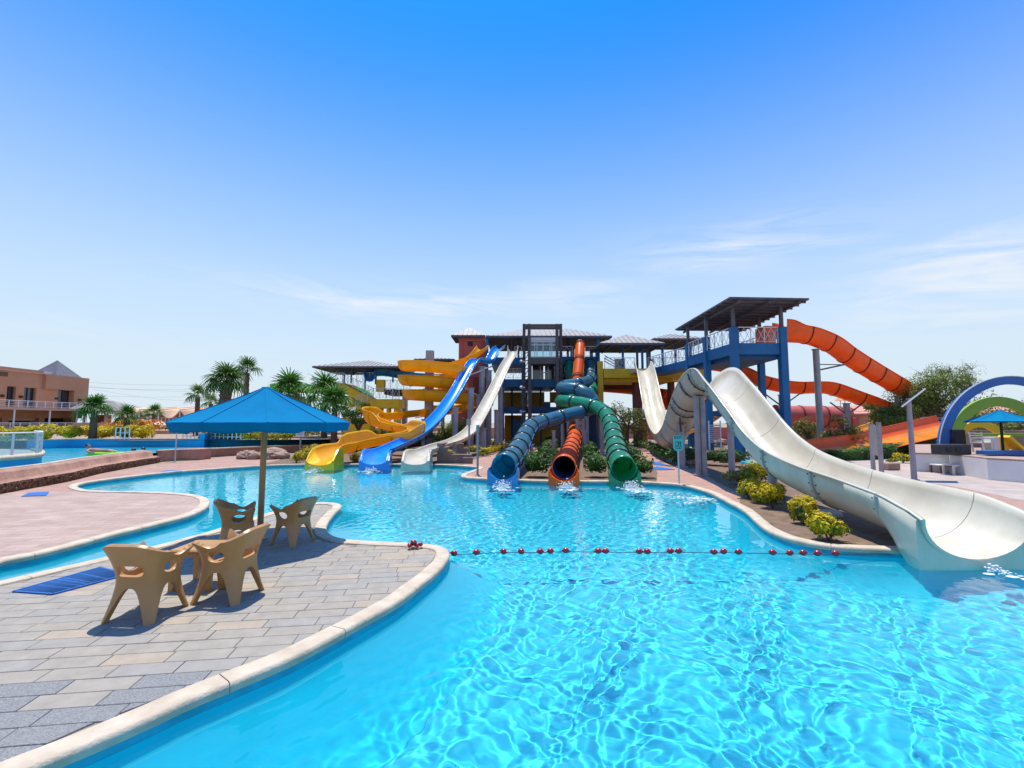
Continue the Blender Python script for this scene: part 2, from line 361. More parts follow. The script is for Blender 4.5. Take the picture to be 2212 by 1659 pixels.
M['greenin'] = mat('green_fibreglass_inside', (.02, .50, .30), .3, .05, 1); M['tealin'] = mat('teal_fibreglass_inside', (.02, .36, .52), .3, .05, 1)
thin(M['green'], .3, (.1, .8, .45)); thin(M['teal'], .3, (.1, .62, .85)); thin(M['greenin'], .6, (.1, .8, .45)); thin(M['tealin'], .6, (.1, .62, .85)); thin(M['orangelight'], .35); thin(M['yellow'], .38); thin(M['orange'], .25); thin(M['umbrella'], .2); thin(M['umbrella2'], .2)
def translucent_glass():
    m = bpy.data.materials.new('clear_fence_glass'); m.use_nodes = True; T = m.node_tree; n_, l_ = T.nodes.new, T.links.new
    b = T.nodes['Principled BSDF']; b.inputs['Base Color'].default_value = (.5, .8, .82, 1); b.inputs['Roughness'].default_value = .05
    t = n_("ShaderNodeBsdfTransparent"); t.inputs[0].default_value = (.82, .95, .96, 1); ms = n_("ShaderNodeMixShader"); ms.inputs[0].default_value = .22
    l_(t.outputs[0], ms.inputs[1]); l_(b.outputs[0], ms.inputs[2]); l_(ms.outputs[0], T.nodes['Material Output'].inputs[0]); return m
M['clear'] = translucent_glass()
# ---------------------------------------------------------------- pool outline
def G(L_, z=0): return [gnd(u, v, z) for u, v in L_]
isl_right = [(65, 1659), (170, 1618), (306, 1560), (408, 1513), (510, 1472), (612, 1430), (680, 1397), (749, 1360), (850, 1305), (905, 1265), (945, 1232), (964, 1208), (967, 1194), (955, 1184), (920, 1178), (850, 1174), (800, 1172), (750, 1168), (718, 1160), (704, 1150), (702, 1138), (709, 1124), (722, 1108), (735, 1096), (731, 1090), (715, 1087.5), (688, 1087)]
isl_left = [(650, 1092), (573, 1112), (450, 1151), (341, 1180), (250, 1201), (115, 1232), (0, 1259), (-140, 1290), (-330, 1335)]
left_deck = [(-330, 1276), (-140, 1241), (0, 1213), (102, 1193), (238, 1157), (340, 1132), (408, 1114), (440, 1099), (450, 1087), (446, 1078), (430, 1072), (400, 1067.5), (350, 1064.5), (289, 1062.6), (230, 1062), (192, 1060), (170, 1055), (165, 1050), (184, 1043), (254, 1033), (358, 1021), (462, 1013), (566, 1006), (640, 1003.5), (740, 1003), (845, 1003), (924, 1003.6), (972, 1004.8), (1030, 1009), (1034, 1012), (1012, 1020), (998, 1026), (1003, 1031), (1040, 1034), (1112, 1037), (1195, 1039.5), (1320, 1040), (1383, 1041.5), (1467, 1047), (1512, 1057), (1545, 1069), (1577, 1086), (1610, 1104), (1649, 1138), (1691, 1159), (1740, 1172), (1788, 1180), (1850, 1185), (1975, 1189.6), (2120, 1196), (2320, 1206), (2600, 1220)]
A0 = G(isl_right); A1 = G(isl_left); A2 = G(left_deck)
near = [Vector((9.5, 3, 0)), Vector((6, -3.2, 0)), Vector((-1, -3.8, 0)), Vector((-4.8, -2.6, 0)), Vector((-5.3, .3, 0)), Vector((-4.5, 1.7, 0)), gnd(-150, 1752), gnd(-50, 1708)]
raw = A0[::1] + A1 + [Vector((-12.5, 5.2, 0))] + A2[1:] + [Vector((13, 5.5, 0))] + near
# keep the long loop in order: island right edge, island tip, channel, left deck, far edge, right edge, near edge
raw = [Vector((p.x, p.y, 0)) for p in raw]
def flat_resample(P, step, closed=True):
    Q = P + [P[0]] if closed else P
    r = resample(Q, step); return r[:-1] if closed else r
loop = flat_resample(catmull(raw, 6, True), .16)
area = sum(a.x * b.y - b.x * a.y for a, b in zip(loop, loop[1:] + loop[:1]))
if area < 0: loop.reverse()
NL = len(loop)
def onorm(i, k=2):
    i %= NL; t = loop[(i + k) % NL] - loop[i - k]; return Vector((t.y, -t.x, 0)).normalized()      # outward (loop is counter-clockwise)
def inside(p, P):
    c = False; n = len(P); j = n - 1
    for i in range(n):
        if (P[i][1] > p[1]) != (P[j][1] > p[1]) and p[0] < (P[j][0] - P[i][0]) * (p[1] - P[i][1]) / (P[j][1] - P[i][1]) + P[i][0]: c = not c
        j = i
    return c
def sheet(name, outer, holes, z, m, **k):
    loops = [[Vector((p[0], p[1], 0)) for p in L_] for L_ in [outer] + holes]
    tri = tessellate_polygon(loops); flat = [p for L_ in loops for p in L_]
    mb = MB(); fs = []
    for t in tri:
        a, b, c = [flat[i] for i in t]; ar = (b.x - a.x) * (c.y - a.y) - (c.x - a.x) * (b.y - a.y)
        if abs(ar) > 1e-9: fs.append(t if ar > 0 else t[::-1])
    mb.add([(p.x, p.y, z) for p in flat], fs); return mb.build(name, m, **k)
big = [(-3000, -3000), (3000, -3000), (3000, 4000), (-3000, 4000)]
lp = [(p.x, p.y) for p in loop]
sheet('ground', big, [lp], -.012, M['sand'], kind='structure')
deck = [(-17, -8), (16, -8), (26, 4)] + [tuple(gnd(u, v)[:2]) for u, v in ((2300, 1010), (1750, 985), (1560, 985), (1400, 955), (1240, 950), (1050, 955), (1000, 975), (640, 1000), (655, 965), (560, 975), (445, 992))] + [(-17.4, 26), (-17, 12)]
sheet('pink_paved_deck', deck, [lp], -.008, M['deck'], kind='structure')
ldk = [(0, 1063.5), (60, 1063), (165, 1062), (230, 1064), (350, 1066), (420, 1071), (444, 1080), (446, 1089), (436, 1098), (340, 1131), (238, 1156), (102, 1192), (0, 1212), (-140, 1240), (-400, 1290), (-420, 1100), (-200, 1068)]
sheet('mauve_paved_apron', [tuple(gnd(u - 4, v)[:2]) for u, v in ldk], [], -.004, M['leftdeck'], kind='structure')
plz = [(1716, 995), (1790, 992), (1900, 989), (2010, 993), (2300, 1000), (2700, 1050), (2700, 1110), (2260, 1092), (2090, 1056), (1990, 1040), (1850, 1018), (1760, 1004)]
sheet('pale_paved_plaza', [tuple(gnd(u, v)[:2]) for u, v in plz], [], -.004, M['plaza'], kind='structure')
_bz = [-.0045]
def bed(name, L_, z=None, m='soil'):
    _bz[0] += .004; z = _bz[0]
    return sheet(name, [tuple(gnd(u, v)[:2]) for u, v in L_], [], z, M[m], kind='structure')
bed('right_planting_bed', [(1597, 1093), (1600, 1066), (1549, 1041), (1500, 1010), (1560, 985), (1640, 1000), (1730, 1010), (1900, 1060), (2090, 1110), (2140, 1190), (1975, 1187), (1850, 1182), (1788, 1177), (1740, 1169), (1691, 1156), (1652, 1136), (1613, 1102)])
bed('central_planting_bed', [(1108, 1035), (1150, 985), (1195, 952), (1215, 950), (1330, 955), (1380, 985), (1420, 1020), (1418, 1040), (1320, 1038.5), (1195, 1038)])
bed('left_planting_bed', [(560, 1004), (640, 985), (700, 960), (900, 955), (1050, 950), (1100, 960), (1090, 975), (1030, 990), (1000, 1003), (924, 1002), (845, 1001.5), (740, 1001.5), (640, 1002)])
bed('hedge_planting_bed', [(1375, 955), (1480, 952), (1560, 960), (1600, 1000), (1490, 1012), (1440, 1000)])
# pool shell
mb = MB(); sn = [sum((onorm(i + k, 3) for k in range(-14, 15, 2)), Vector()).normalized() for i in range(-NL, 0)]
sect = ((0, -.03), (.0, -.15), (.16, -.42), (.40, -.8), (.68, -1.15), (.92, -1.275))
vs = [(p.x - sn[i].x * o_, p.y - sn[i].y * o_, z) for o_, z in sect for i, p in enumerate(loop)]
mb.add(vs, [(j * NL + i, (j + 1) * NL + i, (j + 1) * NL + (i + 1) % NL, j * NL + (i + 1) % NL) for j in range(5) for i in range(NL)], True)
pw_ = mb.build('pool_wall', M['poolwall'], kind='structure')
pf = sheet('pool_floor', [(p.x + onorm(i).x * .05, p.y + onorm(i).y * .05) for i, p in enumerate(loop)], [], -1.28, M['poolpaint'], kind='structure')
mb = MB(); vs = []
for i, p in enumerate(loop):
    n = onorm(i); w = .19 + .006 * math.sin(i * .37) + .004 * math.sin(i * 1.3)
    h = .002 * math.sin(i * .9)
    for o_, z in ((-.025, -.06), (-.035, -.02 + h), (-.024, .014 + h), (.0, .026 + h), (w - .015, .024), (w, .014), (w, -.03)): q = p + n * o_; vs.append((q.x, q.y, z))
cop = thing('pool_coping', None, None, (0, 0, 0)); tag(cop, kind='structure'); i = 0; rc = random.Random(21)
while i < NL:
    j = min(NL, i + rc.choice((6, 7, 8))); j = NL if NL - j < 4 else j; idx = list(range(i, j + 1)); mb = MB(); vv = []
    for q, k in enumerate(idx):
        t_ = (loop[(k + 1) % NL] - loop[(k - 1) % NL]).normalized() * (.004 if q == 0 else (-.004 if q == len(idx) - 1 else 0)); up_ = rc.uniform(-.0012, .0012) if q == 0 else up_
        vv += [(vs[(k % NL) * 7 + c][0] + t_.x, vs[(k % NL) * 7 + c][1] + t_.y, vs[(k % NL) * 7 + c][2] + up_) for c in range(7)]
    m_ = len(idx); mb.add(vv, [(q * 7 + c, q * 7 + c + 1, (q + 1) * 7 + c + 1, (q + 1) * 7 + c) for q in range(m_ - 1) for c in range(6)], True)
    mb.add(vv[:7], [tuple(range(7))[::-1]]); mb.add(vv[-7:], [tuple(range(7))]); mb.build('coping_stone', M['coping'], cop); i = j
# a darker waterline band under the coping
mb = MB(); vs = [(p.x - onorm(i).x * .004, p.y - onorm(i).y * .004, z) for z in (-.055, -.14) for i, p in enumerate(loop)]
mb.add(vs, [(i, NL + i, NL + (i + 1) % NL, (i + 1) % NL) for i in range(NL)], True)
mb.build('waterline_band', mat('teal_waterline_paint', (.012, .38, .55), .5, .2, 3), kind='structure')
# ---------------------------------------------------------------- water
def waves(x, y):
    r = np.random.RandomState(5); z = np.zeros_like(x)
    wx = x + .08 * np.sin(2.7 * y + .9 * x) + .07 * np.sin(3.7 * x - 1.8 * y) + .025 * np.sin(8.1 * y + 4.8 * x)
    wy = y + .10 * np.sin(3.0 * x + .4) + .07 * np.sin(3.4 * y + 2.1 * x) + .03 * np.sin(7.5 * x - 5.3 * y)
    for i in range(46):
        lam = .062 * (1.040 ** i); th = r.uniform(0, 2 * math.pi); k = 2 * math.pi / lam
        a = .36 / (k * k) * r.uniform(.6, 1.4) * (1 if lam < .24 else (.24 / lam) ** 1.4)
        z += a * np.sin(k * (wx * math.cos(th) + wy * math.sin(th)) + r.uniform(0, 6.28))
    return z
na, nr = 1300, 940
th = np.linspace(R(-66), R(66), na); rr = np.concatenate([np.linspace(.3, 2.35, 40), 2.4 * np.exp(np.linspace(0, math.log(31 / 2.4), nr - 40))])
T_, Rr = np.meshgrid(th, rr); X_ = np.sin(T_) * Rr; Y_ = np.cos(T_) * Rr
amp = .55 + .45 * np.clip((np.sin(X_ * .35 + 1) * np.sin(Y_ * .3 + .5) + 1) / 2, 0, 1)
dw = np.full(X_.shape, 9.0)          # the water lies calmer close to the walls
for p in loop[::2]: dw = np.minimum(dw, (X_ - p.x) ** 2 + (Y_ - p.y) ** 2)
dw = np.clip((np.sqrt(dw) - .25) / .9, 0, 1); dw = dw * dw * (3 - 2 * dw)
Z_ = -.12 + waves(X_, Y_) * amp * (.12 + .88 * dw)
v_ = np.stack([X_, Y_, Z_], -1).reshape(-1, 3)
i_ = np.arange(nr - 1)[:, None] * na + np.arange(na - 1)[None, :]
f_ = np.stack([i_, i_ + 1, i_ + na + 1, i_ + na], -1).reshape(-1, 4)
# drop water that lies under the ground
NB = 400; gx = np.linspace(-26, 20, NB); gy = np.linspace(-4, 32, NB)
GX, GY = np.meshgrid(gx, gy); ins = np.zeros(GX.shape, bool); j = NL - 1
LX = np.array([p.x for p in loop]); LY = np.array([p.y for p in loop])
for i in range(NL):
    cnd = (LY[i] > GY) != (LY[j] > GY)
    with np.errstate(divide='ignore', invalid='ignore'): xx = (LX[j] - LX[i]) * (GY - LY[i]) / (LY[j] - LY[i]) + LX[i]
    ins ^= cnd & (GX < xx); j = i
for _ in range(2):
    g2 = ins.copy(); g2[1:] |= ins[:-1]; g2[:-1] |= ins[1:]; g2[:, 1:] |= ins[:, :-1]; g2[:, :-1] |= ins[:, 1:]; ins = g2
cx_ = v_[f_[:, 0], 0]; cy_ = v_[f_[:, 0], 1]
ix = np.clip(((cx_ + 26) / 46 * (NB - 1)).round().astype(int), 0, NB - 1); iy = np.clip(((cy_ + 4) / 36 * (NB - 1)).round().astype(int), 0, NB - 1)
f_ = f_[ins[iy, ix]]
used, inv = np.unique(f_, return_inverse=True); v_ = v_[used]; f_ = inv.reshape(f_.shape)
me = bpy.data.meshes.new('pool_water'); me.vertices.add(len(v_)); me.vertices.foreach_set('co', v_.ravel())
me.loops.add(f_.size); me.loops.foreach_set('vertex_index', f_.ravel().astype(np.int32)); me.polygons.add(len(f_))
me.polygons.foreach_set('loop_start', np.arange(0, f_.size, 4)); me.polygons.foreach_set('use_smooth', np.ones(len(f_), bool)); me.update(calc_edges=True)
wo = bpy.data.objects.new('pool_water', me); col.objects.link(wo); tag(wo, kind='structure')
wm = bpy.data.materials.new('clear_pool_water'); wm.use_nodes = True; b = wm.node_tree.nodes['Principled BSDF']
b.inputs['Base Color'].default_value = (.70, .97, 1, 1); b.inputs['Roughness'].default_value = 0; b.inputs['Transmission Weight'].default_value = 1; b.inputs['IOR'].default_value = 1.33
me.materials.append(wm); wo.cycles.is_caustics_caster = True
for o in (pf, pw_): o.cycles.is_caustics_receiver = True
# ---------------------------------------------------------------- stone pavers of the island
isl = A0 + A1 + [Vector((-9.5, 2.5, 0)), Vector((-9, -2, 0)), Vector((-5.8, -2, 0)), Vector((-5.3, .3, 0)), Vector((-4.5, 1.7, 0)), gnd(-150, 1752), gnd(-50, 1708)]
isl = [Vector((p.x, p.y, 0)) for p in isl]; isl_s = flat_resample(catmull(isl, 6, True), .25)
if sum(a.x * b.y - b.x * a.y for a, b in zip(isl_s, isl_s[1:] + isl_s[:1])) < 0: isl_s.reverse()
n = len(isl_s); inn = []
for i in range(n):
    t = isl_s[(i + 1) % n] - isl_s[i - 1]; q = Vector((-t.y, t.x, 0)).normalized(); inn.append(isl_s[i] + q * .2)
isle = thing('paved_island', None, None, (-4, 5, 0)); del_ = None
tag(isle, kind='structure')
sheet('mortar_bed', [(p.x, p.y) for p in inn], [], -.006, M['grout'])
bpy.data.objects['mortar_bed'].parent = isle; bpy.data.objects['mortar_bed'].location = (4, -5, 0)
def clip(poly, P):
    """clip a small convex piece by the stretch of outline that crosses it"""
    cx, cy = sum(p[0] for p in poly) / len(poly), sum(p[1] for p in poly) / len(poly)
    ins_ = [inside(p, P) for p in poly]
    if all(ins_): return poly
    if not any(ins_) and not inside((cx, cy), P): return None
    m = len(P); near_ = [i for i in range(m) if abs(P[i][0] - cx) < .45 and abs(P[i][1] - cy) < .45]
    for i in near_:
        a, b = P[i], P[(i + 1) % m]; dx, dy = b[0] - a[0], b[1] - a[1]; out2 = []
        f = lambda p: dx * (p[1] - a[1]) - dy * (p[0] - a[0])
        for k in range(len(poly)):
            p, q = poly[k - 1], poly[k]; fp, fq = f(p), f(q)
            if (fp >= 0) != (fq >= 0): t = fp / (fp - fq); out2.append((p[0] + (q[0] - p[0]) * t, p[1] + (q[1] - p[1]) * t))
            if fq >= 0: out2.append(q)
        poly = out2
        if len(poly) < 3: return None
    return poly
rng = random.Random(7); innp = [(p.x, p.y) for p in inn]; tiles = []; ca, sa = math.cos(R(7.5)), math.sin(R(7.5))
TW, TH = .52, .205
for r_ in range(-70, 110):
    off = rng.uniform(0, TW) if r_ % 2 else rng.uniform(0, TW)
    for c_ in range(-50, 50):
        x0, y0 = c_ * TW + off, r_ * TH; x1, y1 = x0 + TW, y0 + TH; jx = .004
        q = [(x0 + jx, y0 + jx), (x1 - jx, y0 + jx), (x1 - jx, y1 - jx), (x0 + jx, y1 - jx)]
        q = [(x * ca - y * sa - 3.4, x * sa + y * ca + 4.0) for x, y in q]
        mx_ = sum(p[0] for p in q) / 4; my = sum(p[1] for p in q) / 4
        if not (-9.5 < mx_ < 0 and .3 < my < 12): continue
        if my < 1.0 or abs(mx_) > my * 1.32 + .4: continue
        q = clip(q, innp)
        if q: tiles.append((my, q))
tiles.sort(key=lambda t: t[0]); rest = {k: MB() for k in ('pave', 'pave2', 'pave3')}
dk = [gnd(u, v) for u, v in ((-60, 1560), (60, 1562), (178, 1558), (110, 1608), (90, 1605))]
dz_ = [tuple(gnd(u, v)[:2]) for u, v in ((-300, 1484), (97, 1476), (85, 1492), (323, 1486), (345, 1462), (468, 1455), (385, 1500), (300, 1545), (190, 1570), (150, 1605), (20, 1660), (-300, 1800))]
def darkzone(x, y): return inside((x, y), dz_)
for k, (d_, q) in enumerate(tiles):
    cx = sum(p[0] for p in q) / len(q); cy = sum(p[1] for p in q) / len(q); z = rng.uniform(-.0015, .0015)
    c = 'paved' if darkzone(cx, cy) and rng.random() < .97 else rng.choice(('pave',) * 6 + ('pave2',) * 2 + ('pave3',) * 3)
    m = MB(); top = [(cx + (p[0] - cx) * .985, cy + (p[1] - cy) * .97, z + .004) for p in q]; n = len(q)
    vs = top + [(p[0], p[1], z) for p in q] + [(p[0], p[1], -.02) for p in q]
    fs = [tuple(range(n))] + [(i, n + i, n + (i + 1) % n, (i + 1) % n) for i in range(n)] + [(n + i, 2 * n + i, 2 * n + (i + 1) % n, n + (i + 1) % n) for i in range(n)]
    a = sum(q[i][0] * q[(i + 1) % n][1] - q[(i + 1) % n][0] * q[i][1] for i in range(n))
    if a < 0: fs = [f[::-1] for f in fs]
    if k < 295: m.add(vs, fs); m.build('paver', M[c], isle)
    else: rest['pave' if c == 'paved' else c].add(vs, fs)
for k, m in rest.items():
    if m.v: m.build('far_pavers', M[k], isle, kind='stuff')
print('tiles', len(tiles), 'loop', NL, 'water', len(f_))
# ---------------------------------------------------------------- water slides
def chute(name, label, pts, w, h, mats, step=.3, sec=2.4, wall=None, width=None, lipz=None, group='water slides of the tower', t=.035, lip=.05, flm='flangegrey', outer=False, roll=None, split=None):
    """open fibreglass channel laid along the points of its trough bottom; bolted sections with joint flanges"""
    P = resample(catmull(pts, 8), step); F = frames(P, [roll] * len(P) if roll else None); n = len(P) - 1
    root = thing(name, label, 'water slide', (P[-1].x, P[-1].y, 0), group)
    wall = wall or (lambda s: (h, h)); width = width or (lambda s: w)
    pr = lambda i: uprof(width(i / n), *wall(i / n), t=t, lip=lip)
    k = max(2, int(round(sec / step))); i = 0; m1 = mats
    while i < n:
        j = min(i + k, n)
        if n - j < k * .4: j = n
        mb = MB(); sweep(mb, P, F, pr, i, j, split=split or (18 if outer else None), gap=.007 if outer else .009); mb.build('section', m1, root)
        if i > 0:
            fb = MB(); vs = []; tt, sd_, u = F[i]
            for dz in (-.035, .035):
                o = uprof(width(i / n) + .07, *wall(i / n), t=.05, lip=.02)[21:40]
                q = uprof(width(i / n) + .05, *wall(i / n), t=.0, lip=.02)[21:40]
                vs += [P[i] + tt * dz + sd_ * a + u * (b - .02) for a, b in o] + [P[i] + tt * dz + sd_ * a + u * (b - .0) for a, b in q]
            L_ = len(o); fs = []
            for a in range(L_ - 1): fs += [(a, a + 1, 2 * L_ + a + 1, 2 * L_ + a), (a, L_ + a, L_ + a + 1, a + 1), (2 * L_ + a, 2 * L_ + a + 1, 3 * L_ + a + 1, 3 * L_ + a)]
            fb.add(vs, fs, False); fb.build('joint_flange', M[flm], root)
        i = j
    return root, P, F
def circ(r, n=20): return [(r * math.sin(2 * math.pi * k / n), -r * math.cos(2 * math.pi * k / n)) for k in range(n)]
def tubeslide(name, label, pts, r, m, fm, rings, step=.3, sec=2.2, lipm=None, ringm=None, dark_in=None):
    P = resample(catmull(pts, 8), step); F = frames(P); n = len(P) - 1
    root = thing(name, label, 'water slide', (P[-1].x, P[-1].y, 0), 'water slides of the tower')
    ks = [0]; k = max(2, int(sec / step))
    while ks[-1] + k < n - rings * 2: ks.append(ks[-1] + k)
    tail = list(range(ks[-1], n, max(1, int((.75 if rings > 3 else 1.5) / step))))[1:]; ks += [q for q in tail if n - q > 1]; ks.append(n)
    for a, b in zip(ks, ks[1:]):
        mb = MB(); N_ = 20; vs = []; fs = []; mi = []
        for q in (1, 0):
            for i in range(a, b + 1):
                t, s_, u = F[i]; vs += [P[i] + s_ * x + u * y for x, y in circ(r if q else r - .03)]
        W_ = (b - a + 1) * N_
        for i in range(b - a):
            for j in range(N_):
                j2 = (j + 1) % N_; x = i * N_; fs += [(x + j, x + j2, x + N_ + j2, x + N_ + j), (W_ + x + j2, W_ + x + j, W_ + x + N_ + j, W_ + x + N_ + j2)]; mi += [0, 1]
        for e in (0, b - a):
            for j in range(N_): j2 = (j + 1) % N_; fs.append((e * N_ + j, e * N_ + j2, W_ + e * N_ + j2, W_ + e * N_ + j)); mi.append(0)
        mb.add(vs, fs, True, mi); mb.build('section', [M[m], M[dark_in or m]], root)
    for a in ks[1:-1] + [0]:
        mb = MB(); t, s_, u = F[a]; vs = []
        for dz, rr_ in ((-.045, r - .004), (-.045, r + .055), (.045, r + .055), (.045, r - .004)): vs += [P[a] + t * dz + s_ * x + u * y for x, y in circ(rr_, 20)]
        fs = []
        for q in range(3):
            for j in range(20): j2 = (j + 1) % 20; fs.append((q * 20 + j, q * 20 + j2, q * 20 + 20 + j2, q * 20 + 20 + j))
        mb.add(vs, fs, False); mb.build('joint_flange', M[fm], root)
    # thin seam rails on both flanks
    for sg in (-1, 1):
        mb = MB()
        for i in range(0, n, 2):
            j = min(i + 2, n); t, s_, u = F[i]; t2, s2, u2 = F[j]; mb.bar(P[i] + s_ * sg * (r + .012), P[j] + s2 * sg * (r + .012), .03, .045)
        mb.build('seam_rail', M[lipm or m], root)
    # open flared trough at the mouth
    t, s_, u = F[-1]; th_ = Vector((t.x, t.y, 0)).normalized(); mb = MB(); E = P[-1]
    def prof(i, w0):
        U = []; rr_ = r + .01
        for k in range(13):
            a = -math.pi / 2 + math.pi * k / 12; U.append((rr_ * math.sin(a), -rr_ * math.cos(a) * 1.0))
        top = -.08 if i < 2 else (-.16 if i < 4 else -.24)
        U = [(x * (1 + .03 * i), min(y, top) if False else y + (0 if abs(x) < r * .8 else top * .3)) for x, y in U]
        return U + [(w0, -.02 + top * .6), (w0 + .04, -.12), (w0 + .04, -E.z - .16), (-w0 - .04, -E.z - .16), (-w0 - .04, -.12), (-w0, -.02 + top * .6)]
    PP = [E + th_ * d for d in (-.28, -.05, .12, .3)]; FF = [(th_, s_, Vector((0, 0, 1)))] * 4
    sweep(mb, PP, FF, lambda i: prof(i * 1.3, r + .06), 0, 3, smooth=False); mb.build('exit_trough', M[lipm or m], root)
    return root, P, F
def post(root, x, y, z0, z1, r=.17, m='steel', name='support_column', lean=(0, 0)):
    mb = MB(); mb.tube((x, y, z0), (x + lean[0], y + lean[1], z1), r, r, 14); mb.tube((x, y, z0), (x, y, z0 + .06), r * 1.7, r * 1.7, 14); mb.tube((x + lean[0], y + lean[1], z1 - .05), (x + lean[0], y + lean[1], z1), r * 1.35, r * 1.35, 14)
    return mb.build(name, M[m], root)
def brace(root, p, q, w=.07, m='steel'): return MB().bar(p, q, w).build('brace', M[m], root)
def splash(x, y, z, label, s=.35, n=260, seed=1, d=(0, -1)):
    rg = random.Random(seed); mb = MB()
    for _ in range(n):
        a = rg.random(); px = x + rg.gauss(0, s * .35) + d[0] * a * s * 1.6; py = y + rg.gauss(0, s * .25) + d[1] * a * s * 1.6
        h = z + abs(rg.gauss(0, s * .28)) * (1 - a * .8); r_ = rg.uniform(.008, .028) * (1.3 - a)
        mb.ball((px, py, h), r_, 5, 4, (1, 1, .8))
    for _ in range(n // 5):
        a = rg.random() * 2; px = x + rg.gauss(0, s * .5) + d[0] * a * s * 1.5; py = y + rg.gauss(0, s * .4) + d[1] * a * s * 1.5; r_ = rg.uniform(.02, .07)
        mb.ball((px, py, -.105), r_, 6, 4, (1.5, 1, .12))
    o = mb.build('splash_foam', M['spray_glint'], None, label, 'stuff'); return o
# the big cream half pipe that humps over towards the pool
Yb = [(38.6, 6.45), (37.6, 6.2), (35.8, 5.1), (33.4, 3.05), (30.8, 1.55), (28.7, .9), (26.5, .68), (24, 1.15), (22, 2.05), (19.8, 2.95), (18, 3.3), (16.6, 3.28), (15.4, 2.75), (14.4, 2.1), (13.5, 1.42), (12.7, .96), (11.8, .62), (10.6, .38), (9.4, .24), (8.2, .13), (7.25, .02)]
def wx_(y): return 7.02 + max(0, y - 15) * .165 + (0 if y > 12 else (12 - y) * .02)
def sm(a, b, s): s = min(max((s - a) / (b - a), 0), 1); return s * s * (3 - 2 * s)
big_, BP, BF = chute('half_pipe_slide', 'big cream half-pipe slide humping up and down to its wide mouth at the pool edge', [(wx_(y), y, z) for y, z in Yb], 1.3, .78, [M['cream'], M['creamout']],
    step=.22, sec=2.0, wall=lambda s: ((.78 - .06 * sm(.975, .99, s) - .10 * sm(.99, 1, s),) * 2), width=lambda s: 1.28 + .42 * sm(.93, .99, s), t=.045, lip=.07, outer=True)
n_ = len(BP) - 1
mb = MB()
def skirtprof(i):
    """outside shell that swells from the round trough into the upright block of the mouth"""
    s = i / n_; w = 1.28 + .42 * sm(.93, .99, s); h = .78 - .06 * sm(.975, .99, s) - .10 * sm(.99, 1, s); U = uprof(w, h, h, t=.045)[:19]
    U = [(x * 1.02, y - .012) for x, y in U]; b = -BP[i].z - .2; q = sm(n_ - 5.2, n_ - .3, i) ** 1.3; O = []
    for k in range(19):
        a = math.pi / 2 * (9 - k) / 9; sx_, cx_q = math.sin(a), math.cos(a)
        r1 = ((w / 2 + .055) * sx_, (h - .035) - (h - .035 + .055) * cx_q)
        r2 = ((w / 2 + .09) * max(-1, min(1, sx_ * 1.42)), (h - .035) - (h - .035 - b) * max(0, min(1, cx_q * 1.42)))
        O.append((r1[0] * (1 - q) + r2[0] * q, r1[1] * (1 - q) + r2[1] * q))
    return U + O
sweep(mb, BP, [(f[0], f[1], Vector((0, 0, 1))) for f in BF], skirtprof, n_ - 8, n_, smooth=True); mb.build('exit_skirt', M['cream'], big_)
# rows of bolts along the joints that show on the outside
for i in range(0, n_, 9):
    if BP[i].y > 26: continue
    mb = MB(); t, s_, u = BF[i]; h = .78; w = 1.28 + .42 * sm(.93, .99, i / n_)
    for sg in (-.07, .07):
        for k in range(13):
            a = math.pi / 2 * (k - 6) / 6.3; q = BP[i] + t * sg * 1.6 + s_ * ((w / 2 + .052) * math.sin(a)) + u * (h * (1 - math.cos(a)) - .045 - .01 * abs(math.cos(a)))
            mb.ball(q, .016, 6, 4)
    mb.build('bolt_row', M['bolt'], big_, kind='stuff')
for u_, v_b, zt, yy in ((1507, 0, 3.2, 18.6), (1519, 0, 3.2, 18.6)):
    post(big_, at(u_, 950, yy).x, yy, 0, zt - .05, .115)
post(big_, 8.45, 18.0, 0, 2.1, .12); brace(big_, (8.45, 18, 2.05), (7.5, 17.6, 3.1), .09)
post(big_, 7.0, 12.6, 0, .93, .11); post(big_, 7.95, 21.9, 0, 2.0, .16); brace(big_, (7.95, 21.9, 1.6), (7.6, 21, 2.3), .08, 'darksteel')
mb = MB().bar((8.9, 25.9, .62), (8.3, 24.6, 0), .14); mb.build('brace', M['galv'], big_)
for y in (20.6, 21.3, 17.4, 18.9):
    i = min(range(n_), key=lambda k: abs(BP[k].y - y)); t, s_, u = BF[i]; mb = MB()
    pts_ = []
    for k in range(13):
        a = math.pi / 2 * (k - 6) / 6.4; pts_.append(BP[i] + s_ * (.73 * math.sin(a)) + u * (.78 * (1 - math.cos(a)) - .085))
    mb.path(pts_, .028, 6)
    for p in pts_[1:-1:2]: mb.ball(p, .05, 6, 4)
    mb.build('cradle_clamp', M['darksteel'], big_)
